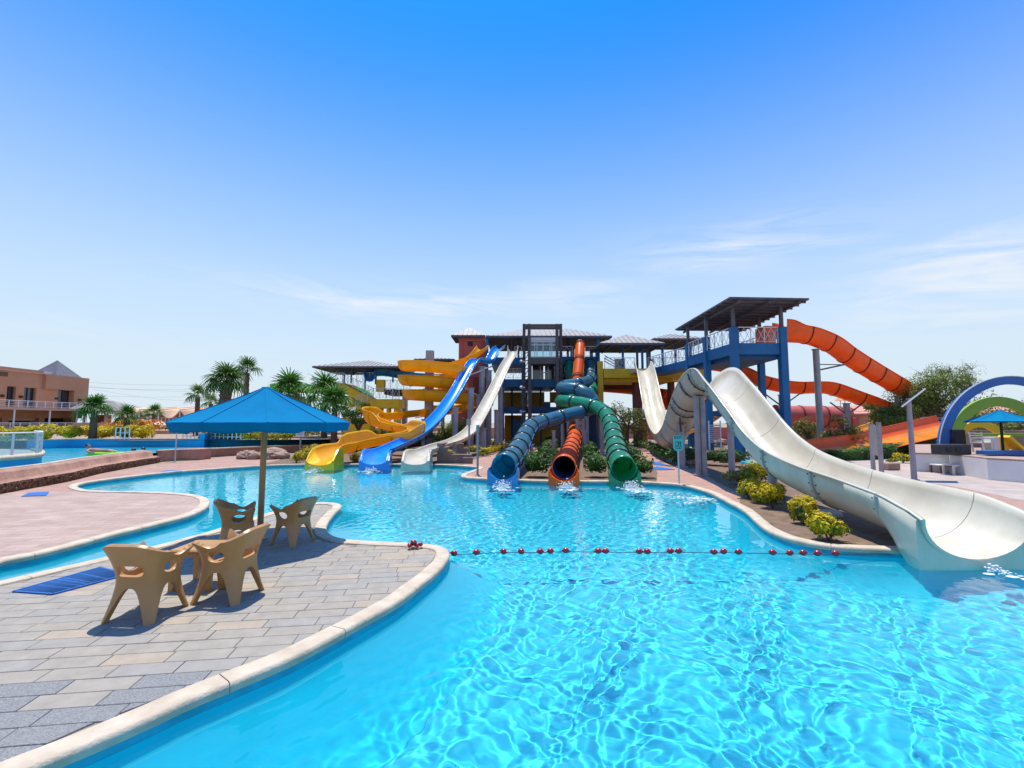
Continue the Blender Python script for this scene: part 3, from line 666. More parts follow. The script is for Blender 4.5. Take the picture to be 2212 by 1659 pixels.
# slim cream body slide left of the tower
wh_, P1, F1 = chute('body_slide', 'cream straight body slide dropping steeply from the tower to the pool', [at(*p) for p in ((1109, 762, 41.6), (1105, 775, 40.6), (1091, 799, 39), (1072, 840, 36.8), (1052, 880, 34.5), (1035, 911, 32.3), (1017, 938, 30.2), (985, 960, 27.5), (943, 974, 25), (908, 990, 23), (897, 1004, 21.6))],
    .88, .34, M['cream'], wall=lambda s: ((.34 + .18 * sm(.9, .96, s) - .36 * sm(.975, 1, s) + .4 * (1 - sm(0, .03, s)),) * 2), width=lambda s: .86 + .22 * sm(.9, .97, s), sec=3)
bl_, P2, F2 = chute('body_slide', 'bright blue body slide bending over a hump beside the red stair tower', [at(*p) for p in ((1083, 754, 42), (1073, 762, 41.2), (1060, 783, 40), (1045, 785, 39), (1028, 784, 38.2), (1008, 812, 36.8), (986, 852, 34.8), (962, 888, 32.5), (935, 920, 30), (902, 948, 27.8), (860, 970, 25.5), (822, 988, 23.6), (808, 1004, 21.8))],
    .92, .40, M['blue'], wall=lambda s: ((.38 + .2 * sm(.9, .96, s) - .36 * sm(.975, 1, s),) * 2), width=lambda s: .92 + .25 * sm(.9, .97, s), sec=3, flm='teallip')
for rt, P_, wd in ((wh_, P1, .54), (bl_, P2, .58)):
    mb = MB(); E = P_[-1]; t = (P_[-1] - P_[-4]); t.z = 0; t.normalize(); s_ = t.cross(Vector((0, 0, 1))); k = len(P_) - 1
    U = lambda i: [(x, y - .01) for x, y in uprof(1.12, .5, .5)[:19]] + [(wd + .12, .46), (wd + .16, -P_[k - 4 + i].z - .17), (-wd - .16, -P_[k - 4 + i].z - .17), (-wd - .12, .46)]
    def U2(i):
        f = [.48, .5, .48, .36, .2][i]; q = uprof(1.1, f, f)[:19]; b = -P_[k - 4 + i].z - .2
        return [(x, y - .012) for x, y in q] + [(wd + .1, f - .03), (wd + .13, b), (-wd - .13, b), (-wd - .1, f - .03)]
    sweep(mb, P_[k - 4:k + 1], [(t, s_, Vector((0, 0, 1)))] * 5, U2, 0, 4, smooth=False); mb.build('exit_skirt', M['cream'] if rt is wh_ else M['blue'], rt)
# supports between the two body slides
for u_, vt, y in ((984, 880, 31.5), (1034, 852, 36.5), (1056, 800, 38.5), (1041, 792, 37.6), (1017, 838, 35)):
    p = at(u_, vt, y); post(bl_, p.x, y, 0, p.z, .24 if u_ > 1000 else .19)
for u_, vt, y in ((1073, 885, 36), (1081, 838, 38), (1044, 925, 31.5)):
    p = at(u_, vt, y); post(wh_, p.x, y, 0, p.z, .2)
for a, b in (((1041, 800, 37.4), (1010, 812, 36.9)), ((1034, 856, 36.4), (1004, 838, 35.6)), ((1041, 798, 37.4), (1068, 790, 39.8))): brace(bl_, at(*a), at(*b), .09, 'galv')
# yellow spiral
H = []; cx0, cy0 = at(935, 830, 38).x, 38.0
for k in range(0, 20):
    th_ = 90 + k * 55
    if th_ > 1100: break
    rad = 2.35 + .25 * max(0, (th_ - 760) / 340); cx1 = cx0 + 1.0 * max(0, (th_ - 700) / 380)
    H.append(Vector((cx1 + rad * math.cos(R(th_)), cy0 + rad * .85 * math.sin(R(th_)), 6.35 - (th_ - 180) / 360 * 1.17)))
Yp = [at(1044, 757, 42), at(1034, 768, 41.2), at(1010, 784, 40.6), at(975, 796, 40.4)] + H + [at(985, 893, 40.6), at(945, 896, 39.2), at(895, 900, 37), at(838, 907, 34.6), at(806, 907, 33.4), at(800, 915, 32.2), at(822, 924, 31.2), at(862, 934, 30.2), at(892, 938, 29.4), at(899, 944, 28.6), at(884, 950, 27.8), at(845, 956, 26.9), at(800, 965, 25.9), at(755, 975, 24.7), at(715, 990, 23.2), at(690, 1005, 21.9)]
def ywall(s):
    h = .5; a = .48 * (sm(.765, .785, s) - sm(.825, .84, s)); c = .4 * (sm(.855, .865, s) - sm(.895, .91, s)); e = .42 * (sm(.925, .935, s) - sm(.955, .962, s)); d = .32 * (sm(.1, .14, s) - sm(.68, .72, s))
    k = .15 * sm(.96, .98, s) - .45 * sm(.985, 1, s)
    return (h + c * .9 + k, h + a + d + e + k)
ye_, P3, F3 = chute('spiral_slide', 'yellow spiral slide coiling down beside the tower and winding to the pool', Yp, 1.0, .5, M['yellow'], step=.3, sec=2.4, wall=ywall, width=lambda s: 1.02 + .2 * sm(.96, .99, s), flm='yellow')
mb = MB(); k = len(P3) - 1; t = (P3[-1] - P3[-4]); t.z = 0; t.normalize(); s_ = t.cross(Vector((0, 0, 1)))
def U3(i):
    f = [.58, .62, .6, .45, .22][i]; q = uprof(1.2, f, f)[:19]; b = -P3[k - 4 + i].z - .2
    return [(x, y - .012) for x, y in q] + [(.66, f - .03), (.7, b), (-.7, b), (-.66, f - .03)]
sweep(mb, P3[k - 4:k + 1], [(t, s_, Vector((0, 0, 1)))] * 5, U3, 0, 4, smooth=False); mb.build('exit_skirt', M['yellowlip'], ye_)
p = at(929, 758, 38); mb = MB(); mb.box((p.x - .3, 37.7, 0), (p.x + .3, 38.3, p.z)); mb.build('support_column', M['steel'], ye_)
for u_, vt, y in ((915, 905, 35.5), (957, 868, 39), (860, 912, 35.6), (925, 880, 38.2)):
    p = at(u_, vt, y); post(ye_, p.x, y, 0, p.z, .15)
mb = MB(); p = at(870, 942, 28.9); mb.bar(p, p + Vector((.25, 0, -.75)), .07); mb.bar(p, p + Vector((-.25, 0, -.75)), .07); mb.build('brace', M['yellow'], ye_)
for a in range(5):
    p = Vector((cx0, cy0, 5.9 - a * .8)); brace(ye_, p, p + Vector((2.0 * math.cos(a * 2.2), 1.8 * math.sin(a * 2.2), -.2)), .07, 'galv')
# three enclosed tubes
og_, P4, F4 = tubeslide('tube_slide', 'orange enclosed tube running straight down between the green and blue ones', [at(*p) for p in ((1253, 743, 42.4), (1252, 768, 41.4), (1249, 805, 40.2), (1246, 832, 39.4), (1244, 868, 38), (1241, 898, 36.3), (1242, 924, 33.6), (1239, 950, 29.2), (1231, 974, 24.6), (1225, 992, 20.5), (1218, 1010, 16.8))], .44, 'orange', 'sealred', 5, dark_in='navypaint')
gr_, P5, F5 = tubeslide('tube_slide', 'green enclosed tube ending right of the orange one', [at(*p) for p in ((1231, 785, 42.8), (1230, 803, 42.2), (1240, 817, 41.8), (1262, 820, 41), (1276, 831, 39.5), (1277, 845, 38.2), (1262, 855, 37.1), (1240, 860, 36.8), (1218, 863, 36.1), (1212, 866, 35), (1226, 867, 34), (1262, 872, 32.6), (1295, 882, 31.2), (1312, 898, 29.4), (1320, 918, 27), (1326, 943, 24), (1331, 968, 21.2), (1338, 992, 18.6), (1348, 1012, 16.7))], .45, 'green', 'sealdark', 2, dark_in='greenin')
tb_, P6, F6 = tubeslide('tube_slide', 'dark teal-blue enclosed tube ending left of the orange one', [at(*p) for p in ((1275, 784, 42.8), (1275, 805, 41.8), (1276, 816, 40.5), (1268, 824, 38.8), (1250, 828, 37.7), (1224, 832, 37), (1213, 837, 36.2), (1224, 838, 35.3), (1246, 840, 34.8), (1264, 848, 34.2), (1280, 861, 34.2), (1284, 876, 33.8), (1270, 886, 32.8), (1240, 893, 31.8), (1203, 902, 30.8), (1172, 911, 29.4), (1150, 919, 28), (1139, 932, 26), (1130, 950, 23.8), (1119, 971, 21.2), (1104, 991, 18.9), (1088, 1007, 16.9))], .45, 'teal', 'sealdark', 1, lipm='teallip', dark_in='tealin')
for rt, (u_, vt, y) in ((gr_, (1215, 885, 35)), (gr_, (1228, 888, 34)), (tb_, (1247, 905, 31)), (tb_, (1259, 905, 31.2)), (tb_, (1267, 900, 31.4)), (gr_, (1300, 905, 30)), (tb_, (1196, 930, 26)), (tb_, (1148, 960, 22.5)), (gr_, (1330, 990, 20)), (og_, (1262, 930, 29))):
    p = at(u_, vt, y); post(rt, p.x, y, 0, max(.3, p.z), .14 if y > 28 else .09)
splash(*(P6[-1] + Vector((0, -.55, 0)))[:2], -.1, 'white splash where the teal-blue tube empties into the pool', .38, 300, 2)
splash(*(P4[-1] + Vector((0, -.55, 0)))[:2], -.1, 'white splash where the orange tube empties into the pool', .34, 260, 3)
splash(*(P5[-1] + Vector((.1, -.6, 0)))[:2], -.1, 'white splash where the green tube empties into the pool', .42, 360, 4)
splash(*(P2[-1] + Vector((0, -.3, 0)))[:2], -.1, 'white foam at the mouth of the blue body slide', .4, 160, 5)
splash(*(P3[-1] + Vector((0, -.3, 0)))[:2], -.1, 'white foam at the mouth of the yellow spiral slide', .45, 140, 6)
splash(*(BP[-1] + Vector((.1, -.1, 0)))[:2], -.1, 'thin spill of water off the lip of the big cream slide', .16, 60, 7)
# orange slides leaving the right-hand tower
oo_, P7, F7 = chute('flume_slide', 'long orange flume sloping down right from the blue corner tower', [at(*p) for p in ((1686, 738, 30.6), (1709, 739, 30.8), (1736, 741, 31.2), (1761, 748, 31.6), (1793, 762, 32.2), (1827, 786, 33), (1873, 814, 34.2), (1927, 845, 35.6), (1965, 866, 36.6), (1990, 882, 37.4))], 1.25, 1.05, M['orange'], sec=2.2, flm='sealred', wall=lambda s: ((1.05 + .35 * (1 - sm(.02, .1, s)),) * 2))
for u_, vt, yy in ((1762, 751, 31.6), (1938, 853, 35.8)):
    p = at(u_, vt, yy); post(oo_, p.x, yy, 0, p.z - .1, .2)
brace(oo_, at(1766, 800, 31.6), at(1822, 788, 32.6), .1, 'darksteel'); brace(oo_, at(1766, 787, 31.6), at(1824, 788, 32.6), .06, 'darksteel')
o2_, P8, F8 = chute('flume_slide', 'orange flume with grey underside curving past behind the blue corner tower', [at(*p) for p in ((1500, 796, 36), (1560, 803, 35.6), (1609, 820, 35.2), (1635, 834, 35), (1672, 844, 35), (1719, 850, 35), (1763, 849, 35.2), (1793, 852, 35.4), (1842, 869, 36), (1898, 889, 37), (1940, 908, 38), (1965, 925, 39))], 1.1, .85, [M['orange'], M['orange']], sec=2.6, flm='sealred')
for u_, vt in ((1688, 850), (1828, 868)):
    p = at(u_, vt, 35.5); post(o2_, p.x, 35.5, 0, p.z - .1, .22); 
    for q in (-1, 1): brace(o2_, (p.x, 35.5, p.z - 1.0), (p.x + q * 1.3, 35.4, p.z - .05), .08, 'darksteel')
o3_, P9, F9 = chute('flume_slide', 'wide low orange and amber run-out slide behind the clipped hedge', [at(*p) for p in ((2060, 926, 30), (2032, 932, 29.8), (1964, 948, 29.3), (1890, 965, 28.8), (1817, 977, 28.3), (1755, 984, 28), (1735, 986, 27.8))], 1.9, .55, [M['orangelight'], M['orange']], sec=2.6, flm='sealred', roll=-.14, split=12, wall=lambda s: (.12, .75))
# far slides seen between the columns
rg_, _, _ = tubeslide('tube_slide', 'fat red enclosed slide lying behind the blue corner tower', [at(*p) for p in ((1675, 898, 46), (1700, 899, 46), (1760, 900, 46), (1805, 901, 46), (1830, 901, 46))], 1.05, 'redpaint', 'sealred', 1, sec=2.5)
yl_, _, _ = chute('flume_slide', 'small yellow flume seen between the grey columns', [at(*p) for p in ((1575, 888, 36), (1560, 896, 35.5), (1535, 913, 34.8), (1510, 926, 34), (1480, 940, 33))], .8, .35, M['yellow'], sec=3, flm='yellow')
rd_, _, _ = chute('flume_slide', 'red flume passing under the ochre bridge', [at(*p) for p in ((1300, 846, 46), (1350, 850, 45.5), (1400, 856, 45), (1440, 862, 44), (1452, 872, 43), (1440, 885, 42))], 1.1, .9, M['orange'], sec=3, flm='sealred')
lg_, _, _ = chute('flume_slide', 'lime green flume disappearing behind the palms on the left', [at(*p) for p in ((735, 862, 50), (718, 868, 51), (760, 878, 52), (790, 872, 54), (760, 852, 56), (700, 852, 56), (640, 846, 56), (590, 848, 56))], 1.4, 1.0, M['lime'], sec=3, flm='green')
tq_, _, _ = chute('flume_slide', 'blue flume winding past under the grey pavilion roof', [at(*p) for p in ((798, 824, 47), (800, 815, 48), (830, 812, 49), (870, 818, 50), (925, 822, 51), (960, 822, 52))], 1.1, .7, M['teallip'], sec=3, flm='teal')

for k, (u, v, s_, n__) in enumerate(((1440, 1066, .45, 60), (1480, 1073, .5, 80), (1512, 1077, .45, 130), (1500, 1086, .4, 50), (1000, 1022, .4, 60))):  # white foamy reflections on the water, modelled as flat pale blobs
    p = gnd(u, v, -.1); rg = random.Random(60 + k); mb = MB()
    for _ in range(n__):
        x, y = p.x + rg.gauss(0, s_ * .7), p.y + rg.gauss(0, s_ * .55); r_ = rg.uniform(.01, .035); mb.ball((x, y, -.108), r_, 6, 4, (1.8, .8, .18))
    mb.build('foamy_glint', M['spray_glint'], None, None, 'stuff')
# ---------------------------------------------------------------- towers and platforms
def railing(root, pts, h=1.0, m='whiterail', cross=True, step=1.0, name='railing', w=.045):
    mb = MB()
    for a, b in zip(pts, pts[1:]):
        a, b = Vector(a), Vector(b); d = b - a; n = max(1, int(round(d.length / step))); up = Vector((0, 0, h))
        mb.bar(a + up, b + up, w * 1.2); mb.bar(a + up * .12, b + up * .12, w * .7)
        for i in range(n + 1):
            p = a + d * i / n; mb.bar(p, p + up, w, w)
            if i < n:
                q = a + d * (i + 1) / n
                if cross:
                    c1 = (p + q) / 2
                    for s, e in ((p, c1), (c1, p), (c1, q), (q, c1)): mb.bar(s + up * .14, e + up * .96, w * .45)
                else:
                    for k in (1, 2, 3): mb.bar(p + up * k / 4, q + up * k / 4, w * .45)
    return mb.build(name, M[m], root)
def hip(root, cx, cy, hx, hy, z, rise, ridge=0, top='rooftop', th_=.16, rz=0):
    """hipped sheet roof: eave rectangle, thin dark underside with purlins, ribbed top"""
    c, s = math.cos(rz), math.sin(rz)
    def q(x, y, zz): return (cx + x * c - y * s, cy + x * s + y * c, zz)
    mb = MB(); e = [q(-hx, -hy, z), q(hx, -hy, z), q(hx, hy, z), q(-hx, hy, z)]; r1, r2 = q(-ridge, 0, z + rise), q(ridge + .01, 0, z + rise)
    mb.add(e + [r1, r2], [(0, 1, 5, 4), (1, 2, 5), (2, 3, 4, 5), (3, 0, 4)])
    for k in range(int(2 * hx / .45)):
        x = -hx + .2 + k * .45; f = min(1, (hx - abs(x)) / max(hx - ridge, .01)); a = Vector(q(x, -hy, z + .03)); b = Vector(q(x, -hy * (1 - f), z + rise * f + .03)); mb.bar(a, b, .05)
    mb.build('roof_sheet', M[top], root)
    mb = MB(); d = [(p[0], p[1], p[2] - .02) for p in e]; lo = [(p[0], p[1], p[2] - th_) for p in e]
    mb.add(d + lo, [(0, 4, 5, 1), (1, 5, 6, 2), (2, 6, 7, 3), (3, 7, 4, 0)])
    mb.add([tuple(Vector(p) - Vector((0, 0, .03))) for p in e] + [tuple(Vector(r1) - Vector((0, 0, .05))), tuple(Vector(r2) - Vector((0, 0, .05)))], [(0, 4, 5, 1), (1, 5, 2), (2, 5, 4, 3), (3, 4, 0)])
    for k in range(7):
        y = -hy + (k + .5) * 2 * hy / 7; mb.bar(q(-hx * .97, y, z - .08), q(hx * .97, y, z - .08), .07, .1)
    for x in (-hx * .6, 0, hx * .6): mb.bar(q(x, -hy * .98, z - .17), q(x, hy * .98, z - .17), .1, .12)
    mb.build('roof_frame', M['soffit'], root)
# central tower
X = lambda u, v, y: at(u, v, y).x
ct = thing('slide_tower', 'tall navy and ochre open tower in the middle that feeds the tube slides', 'slide tower', (3, 45, 0), 'slide towers')
def part(name, m, rects, y0, y1, root=ct):
    for r in rects: mb = MB(); bx(mb, *r, y0, y1); mb.build(name, M[m], root)
part('deck_slab', 'bluepaint', [(1209, 770, 1296, 787)], 43.0, 50)
part('deck_slab', 'bluepaint', [(1062, 772, 1131, 789)], 43.0, 50)
part('deck_slab', 'bluepaint', [(1086, 819, 1203, 836)], 43.3, 50)
part('deck_slab', 'navypaint', [(1209, 822, 1296, 836)], 44.0, 50)
part('deck_slab', 'navypaint', [(1086, 879, 1206, 891)], 43.5, 50)
part('deck_slab', 'navypaint', [(1209, 879, 1296, 891)], 44.0, 50)
part('column', 'bluepaint', [(1127, 787, 1134, 961), (1142, 772, 1149, 961), (1203, 772, 1210, 961), (1290, 724, 1297, 961), (1049, 724, 1054, 961), (1083, 789, 1089, 961)], 42.9, 43.6)
part('column', 'navypaint', [(1118, 724, 1122, 772), (1225, 724, 1229, 772), (1167, 836, 1170, 961), (1104, 836, 1108, 961), (1240, 836, 1244, 961)], 47.0, 47.5)
part('back_wall', 'warm', [(1088, 847, 1140, 888), (1149, 847, 1176, 879), (1188, 847, 1203, 870), (1090, 897, 1127, 961), (1150, 897, 1203, 961)], 48.0, 48.3)
part('back_wall', 'navypaint', [(1210, 787, 1290, 822), (1210, 840, 1235, 961), (1262, 838, 1290, 961)], 47.5, 47.9)  # blue walls in shadow; that shade is put into the darker navy
part('stair_wall', 'bluepaint', [(1176, 868, 1189, 880), (1108, 905, 1124, 961)], 45.0, 45.3)
part('glass_screen', 'glass', [(1150, 789, 1174, 819), (1177, 789, 1202, 819)], 43.6, 43.65)
mb = MB()
for u_ in (1167, 1184):
    a = at(u_, 790, 43.5); b = at(u_, 821, 43.5); mb.bar(a, b, .1)
for v_b in (790, 805, 821): mb.bar(at(1167, v_b, 43.5), at(1184, v_b, 43.5), .08)
mb.build('door_frame', M['galv'], ct)
railing(ct, [at(1213, 770, 43.2), at(1237, 770, 43.2)], .95); railing(ct, [at(1262, 770, 43.2), at(1291, 770, 43.2)], .95)
part('panel', 'steel', [(1232, 757, 1245, 771), (1274, 755, 1281, 771)], 44.5, 44.6)
railing(ct, [at(1090, 819, 43.4), at(1127, 819, 43.4)], 1.0); railing(ct, [at(1212, 822, 43.9), at(1288, 822, 43.9)], .9); railing(ct, [at(1112, 772, 43.2), at(1127, 772, 43.2)], 1.0)
e = at(1178, 725, 42)
hip(ct, X(1180, 724, 46), 46.5, (X(1312, 724, 42.3) - X(1040, 727, 42.3)) / 2, 4.2, at(1180, 725, 42.3).z, 1.5, 2.2)
# lift shaft in front of the tower
lf = thing('lift_shaft', 'dark steel lift frame with a glass cabin hanging near its top', 'lift', (2.6, 41, 0))
for u_ in (1132, 1143, 1203, 1211):
    mb = MB(); a = at(u_, 700, 41.2 if u_ in (1143, 1203) else 42.2); mb.box((a.x - .13, a.y - .13, 0), (a.x + .13, a.y + .13, a.z)); mb.build('mast', M['darksteel'], lf)
for (ua, ub) in ((1132, 1143), (1203, 1211)):
    mb = MB()
    for k in range(14):
        z = .5 + k * .72; p = at(ua, 800, 41.2 if ub == 1211 else 42.2); q = at(ub, 800, 42.2 if ub == 1211 else 41.2); mb.bar((p.x, p.y, z), (q.x, q.y, z), .07)
        if k < 13: mb.bar((p.x, p.y, z), (q.x, q.y, z + .72), .05)
    mb.build('lattice', M['darksteel'], lf)
mb = MB(); a, b = at(1130, 701, 41.2), at(1214, 703, 41.2); mb.box((a.x, 41, a.z - .22), (b.x, 41.35, a.z)); mb.box((a.x, 42.1, a.z - .22), (b.x, 42.4, a.z)); mb.build('top_beam', M['darksteel'], lf)
cab = MB(); bx(cab, 1145, 737, 1202, 772, 41.3, 42.6); cab.build('cabin_glass', M['clear'], lf)
cf = MB()
for u_ in (1146, 1155, 1160, 1173, 1188, 1192, 1201): cf.bar(at(u_, 738, 41.25), at(u_, 771, 41.25), .07)
for v_b in (738, 745, 771): cf.bar(at(1145, v_b, 41.25), at(1202, v_b, 41.25), .09)
cf.build('cabin_frame', M['galv'], lf)
cf = MB(); bx(cf, 1144, 772, 1203, 786, 41.1, 42.6); cf.build('cabin_floor', M['darksteel'], lf)
cf = MB(); bx(cf, 1146, 729, 1201, 736, 41.2, 42.6); cf.build('cabin_roof', M['galv'], lf)
for v_b in (781, 837, 889, 944):
    mb = MB(); p = at(1126, v_b, 41.2); q = at(1134, v_b, 41.3); mb.bar(p, q, .12); mb.ball(p, .16, 8, 6); mb.build('tie_bracket', M['galv'], lf)
# red stair tower on the left
rs = thing('stair_tower', 'brick-red square stair tower with a small grey pyramid roof', 'stair tower', (-4, 46, 0), 'slide towers')
mb = MB(); bx(mb, 990, 728, 1047, 962, 44.5, 48); mb.build('wall', M['redpaint'], rs)
mb = MB(); a = at(996, 736, 44.4)
for r in ((996, 736, 999, 812), (1040, 736, 1043, 812), (996, 734, 1043, 737), (990, 811, 1047, 815)): bx(mb, *r, 44.42, 44.5)
mb.build('pilaster', M['redpaint'], rs)
mb = MB(); bx(mb, 1010, 736, 1021, 747, 44.44, 44.5); mb.build('window', M['interior'], rs)
hip(rs, X(1015, 723, 46), 46, 1.65, 1.9, at(1015, 724, 44.2).z, 1.1)
mb = MB(); bx(mb, 1022, 815, 1049, 962, 43.8, 44.45); mb.build('buttress', M['maroon'], rs)
# ochre bridge platform to the right of the tower
br = thing('slide_platform', 'ochre bridge platform on maroon pillars right of the tower', 'platform', (9, 41, 0), 'slide towers')
def bpart(name, m, rects, y0, y1, root=br): part(name, m, rects, y0, y1, root)
bpart('post', 'yellowpaint', [(1295, 780, 1304, 964)], 40.3, 41)
bpart('fascia', 'yellowpaint', [(1304, 796, 1490, 816)], 40.3, 40.7)
bpart('fascia', 'yellowpaint', [(1304, 816, 1452, 825)], 40.9, 46)
bpart('deck_slab', 'yellowpaint', [(1300, 797, 1530, 815)], 40.7, 46)
bpart('under_wall', 'maroon', [(1304, 825, 1373, 842)], 44.5, 44.8)
bpart('pillar', 'maroon', [(1373, 825, 1388, 966), (1451, 824, 1459, 966)], 41.2, 42.2)
bpart('pillar', 'yellowpaint', [(1388, 905, 1400, 966), (1345, 930, 1358, 966)], 43.2, 43.8)
railing(br, [at(1306, 796, 40.5), at(1372, 796, 40.5)], .95); railing(br, [at(1409, 796, 40.5), at(1488, 796, 40.5)], .95)
bpart('panel', 'steel', [(1328, 775, 1349, 797)], 41.5, 41.6)
mb = MB()
for k in range(3): mb.bar(at(1306, 768 + k * 6, 42), at(1345, 790 + k * 6, 41.4), .08)
mb.build('stair_rail', M['navypaint'], br)
mb = MB(); mb.box((10.3, 38.9, 6.35), (11.4, 40.2, 6.6)); mb.build('launch_step', M['creamout'], br)
mb = MB(); bx(mb, 1403, 776, 1413, 790, 39.6, 39.7); mb.build('gate_panel', M['maroon'], br)
for u_ in (1344, 1375, 1386, 1397, 1430): bpart('roof_post', 'navypaint', [(u_, 740, u_ + 4, 797)], 41.0, 41.2)
z1 = at(1350, 740, 39.5).z
hip(br, X(1351, 738, 42), 42, 2.85, 2.4, z1, 1.15)
rf2 = thing('pavilion_roof', 'dark-edged grey hip roof on slim posts behind the ochre bridge', 'pavilion', (13, 45, 0), 'slide towers')
hip(rf2, X(1448, 730, 45), 45, 2.6, 2.9, at(1448, 731, 42.2).z, .95)
for u_ in (1458, 1486, 1402): 
    mb = MB(); bx(mb, u_, 735, u_ + 4, 800, 44, 44.2); mb.build('roof_post', M['navypaint'], rf2)
# blue corner tower
bt_ = thing('slide_tower', 'blue concrete corner tower with white lattice railings and a dark tilted-looking roof', 'slide tower', (14.5, 30, 0), 'slide towers')
zd0, zd1 = 6.25, 6.95
xf0, xf1, yf, xb0, xb1, yb = 13.45, 16.75, 28.0, 12.95, 17.0, 34.2
mb = MB(); mb.prism([(xf0, yf), (xf1, yf), (xb1, yb), (xb0, yb)], zd0, zd1); mb.build('deck_slab', M['bluepaint'], bt_)
mb = MB(); mb.prism([(xf0 + .4, yf + .3), (xf1 - .3, yf + .3), (xb1 - .3, yb - .3), (xb0 + .4, yb - .3)], zd0 - .25, zd0); mb.build('floor_beams', M['navypaint'], bt_)
for (x, y, w, zt) in ((xf0 + .17, yf + .1, .40, zd1 + 1.0), (xf1 - .17, yf + .1, .42, zd1 + 1.0), (xb0 + .17, yb - .1, .38, zd1 + .95), (xb1 - .2, yb - .1, .36, zd1 + .9), (13.25, 31.2, .38, zd1 + .95), (16.9, 31.2, .36, zd1)):
    mb = MB(); mb.bevbox((x - w / 2, y - w / 2, 0), (x + w / 2, y + w / 2, zt), .02); mb.build('column', M['bluepaint'], bt_)
    mb = MB(); mb.box((x - .09, y - .09, zt), (x + .09, y + .09, 9.4)); mb.build('roof_post', M['soffit'], bt_)
mb = MB(); mb.box((xf1 - .35, yf + .3, 2.55), (xf1 - .05, yb, 2.95)); mb.box((xb0 + .3, yb - .3, 2.55), (xb1 - .3, yb - .05, 2.95)); mb.build('tie_beam', M['bluepaint'], bt_)
railing(bt_, [(xf0 + .4, yf + .12, zd1), (xf1 - .4, yf + .12, zd1)], 1.0, step=.85); railing(bt_, [(xf0 + .1, yf + .4, zd1), (13.2, 31.0, zd1)], 1.0, step=.85); railing(bt_, [(13.15, 31.4, zd1), (xb0 + .1, yb - .3, zd1)], 1.0, step=.85); railing(bt_, [(xf1, yf + .4, zd1), (xb1 - .1, yb - .4, zd1)], 1.0, step=.85)
rx = [(12.75, 26.6), (17.6, 26.9), (18.4, 36.2), (12.85, 36.0)]
ze = 9.45; mid = ((rx[0][0] + rx[1][0]) / 2, 31.4)
mb = MB(); mb.add([(x, y, ze) for x, y in rx] + [(15.3, 29.6, ze + .75), (15.4, 33.2, ze + .75)], [(0, 1, 4), (1, 2, 5, 4), (2, 3, 5), (3, 0, 4, 5)]); mb.build('roof_sheet', M['soffit'], bt_)
mb = MB(); mb.prism(rx, ze - .1, ze - .004)
for k in range(12):
    f = (k + .5) / 12; a = Vector((*rx[0], 0)).lerp(Vector((*rx[3], 0)), f); b = Vector((*rx[1], 0)).lerp(Vector((*rx[2], 0)), f); mb.bar((a.x, a.y, ze - .16), (b.x, b.y, ze - .16), .06, .1)
for f in (.12, .5, .88):
    a = Vector((*rx[0], 0)).lerp(Vector((*rx[1], 0)), f); b = Vector((*rx[3], 0)).lerp(Vector((*rx[2], 0)), f); mb.bar((a.x, a.y, ze - .27), (b.x, b.y, ze - .27), .1, .14)
mb.build('roof_frame', M['soffit'], bt_)
# walkway from the bridge to the corner tower
mb = MB(); mb.prism([(xb0, yb), (xb0 + 1.6, yb), (13.3, 41), (11.8, 41)], 6.2, 6.75); mb.build('walkway', M['bluepaint'], bt_)
railing(bt_, [(xb0 + .05, yb + .1, 6.75), (11.9, 40.2, 6.75)], 1.0, step=1)
mb = MB(); mb.bevbox((16.6, 30.0, zd1 + .05), (17.3, 31.2, zd1 + 1.5), .03); mb.build('slide_gate', M['orange'], bt_)
# left pavilion with ochre stairs
lp_ = thing('slide_tower', 'ochre stair platform with a grey pavilion roof and zigzag stairs on the left', 'slide tower', (-15, 50, 0), 'slide towers')
hip(lp_, X(792, 800, 50), 50.5, 4.6, 3.6, at(792, 791, 47).z, 1.05, .0)
def lpart(name, m, rects, y0, y1): part(name, m, rects, y0, y1, lp_)
lpart('roof_post', 'navypaint', [(742, 792, 744.5, 828), (757, 797, 759.5, 828), (787, 797, 789.5, 842), (810, 790, 813, 830), (847, 805, 849.5, 826)], 47.6, 47.8)
lpart('platform', 'yellowpaint', [(709, 827, 742, 846)], 47.0, 51)
lpart('pier', 'yellowpaint', [(753, 846, 761, 880), (812, 820, 829, 846)], 47.6, 48.3)
def stair(name, m, a, b, y, th_=26, dy=1.2):
    a1, b1 = at(*a, y), at(*b, y); k = th_ * y / 1000; mb = MB(); mb.slab(a1, b1, b1 + Vector((0, dy, 0)), a1 + Vector((0, dy, 0)), .02)
    vs = [a1, b1, b1 - Vector((0, 0, k)), a1 - Vector((0, 0, k))]; vs2 = [p + Vector((0, dy, 0)) for p in vs]; mb.add(vs + vs2, [(3, 2, 1, 0), (4, 5, 6, 7), (0, 1, 5, 4), (2, 3, 7, 6), (0, 4, 7, 3), (1, 2, 6, 5)]); return mb.build(name, M[m], lp_)
stair('stair_flight', 'yellowpaint', (740, 828), (806, 860), 46.9, 20)
stair('stair_flight', 'yellowpaint', (768, 880), (806, 861), 45.4, 16)
lpart('landing', 'yellowpaint', [(800, 862, 863, 881)], 45.0, 48)
lpart('deck_slab', 'interior', [(829, 841, 886, 852)], 48, 52)
lpart('pier', 'yellowpaint', [(800, 881, 806, 962), (817, 881, 823, 962), (834, 881, 840, 962), (850, 881, 863, 962)], 45.4, 46.2)
lpart('pier', 'steel', [(868, 850, 877, 962)], 47.5, 48.2)
lpart('wall', 'yellowpaint', [(737, 902, 800, 962)], 45.2, 45.6)
lpart('wall', 'yellowpaint', [(806, 930, 850, 962)], 46.2, 46.4)
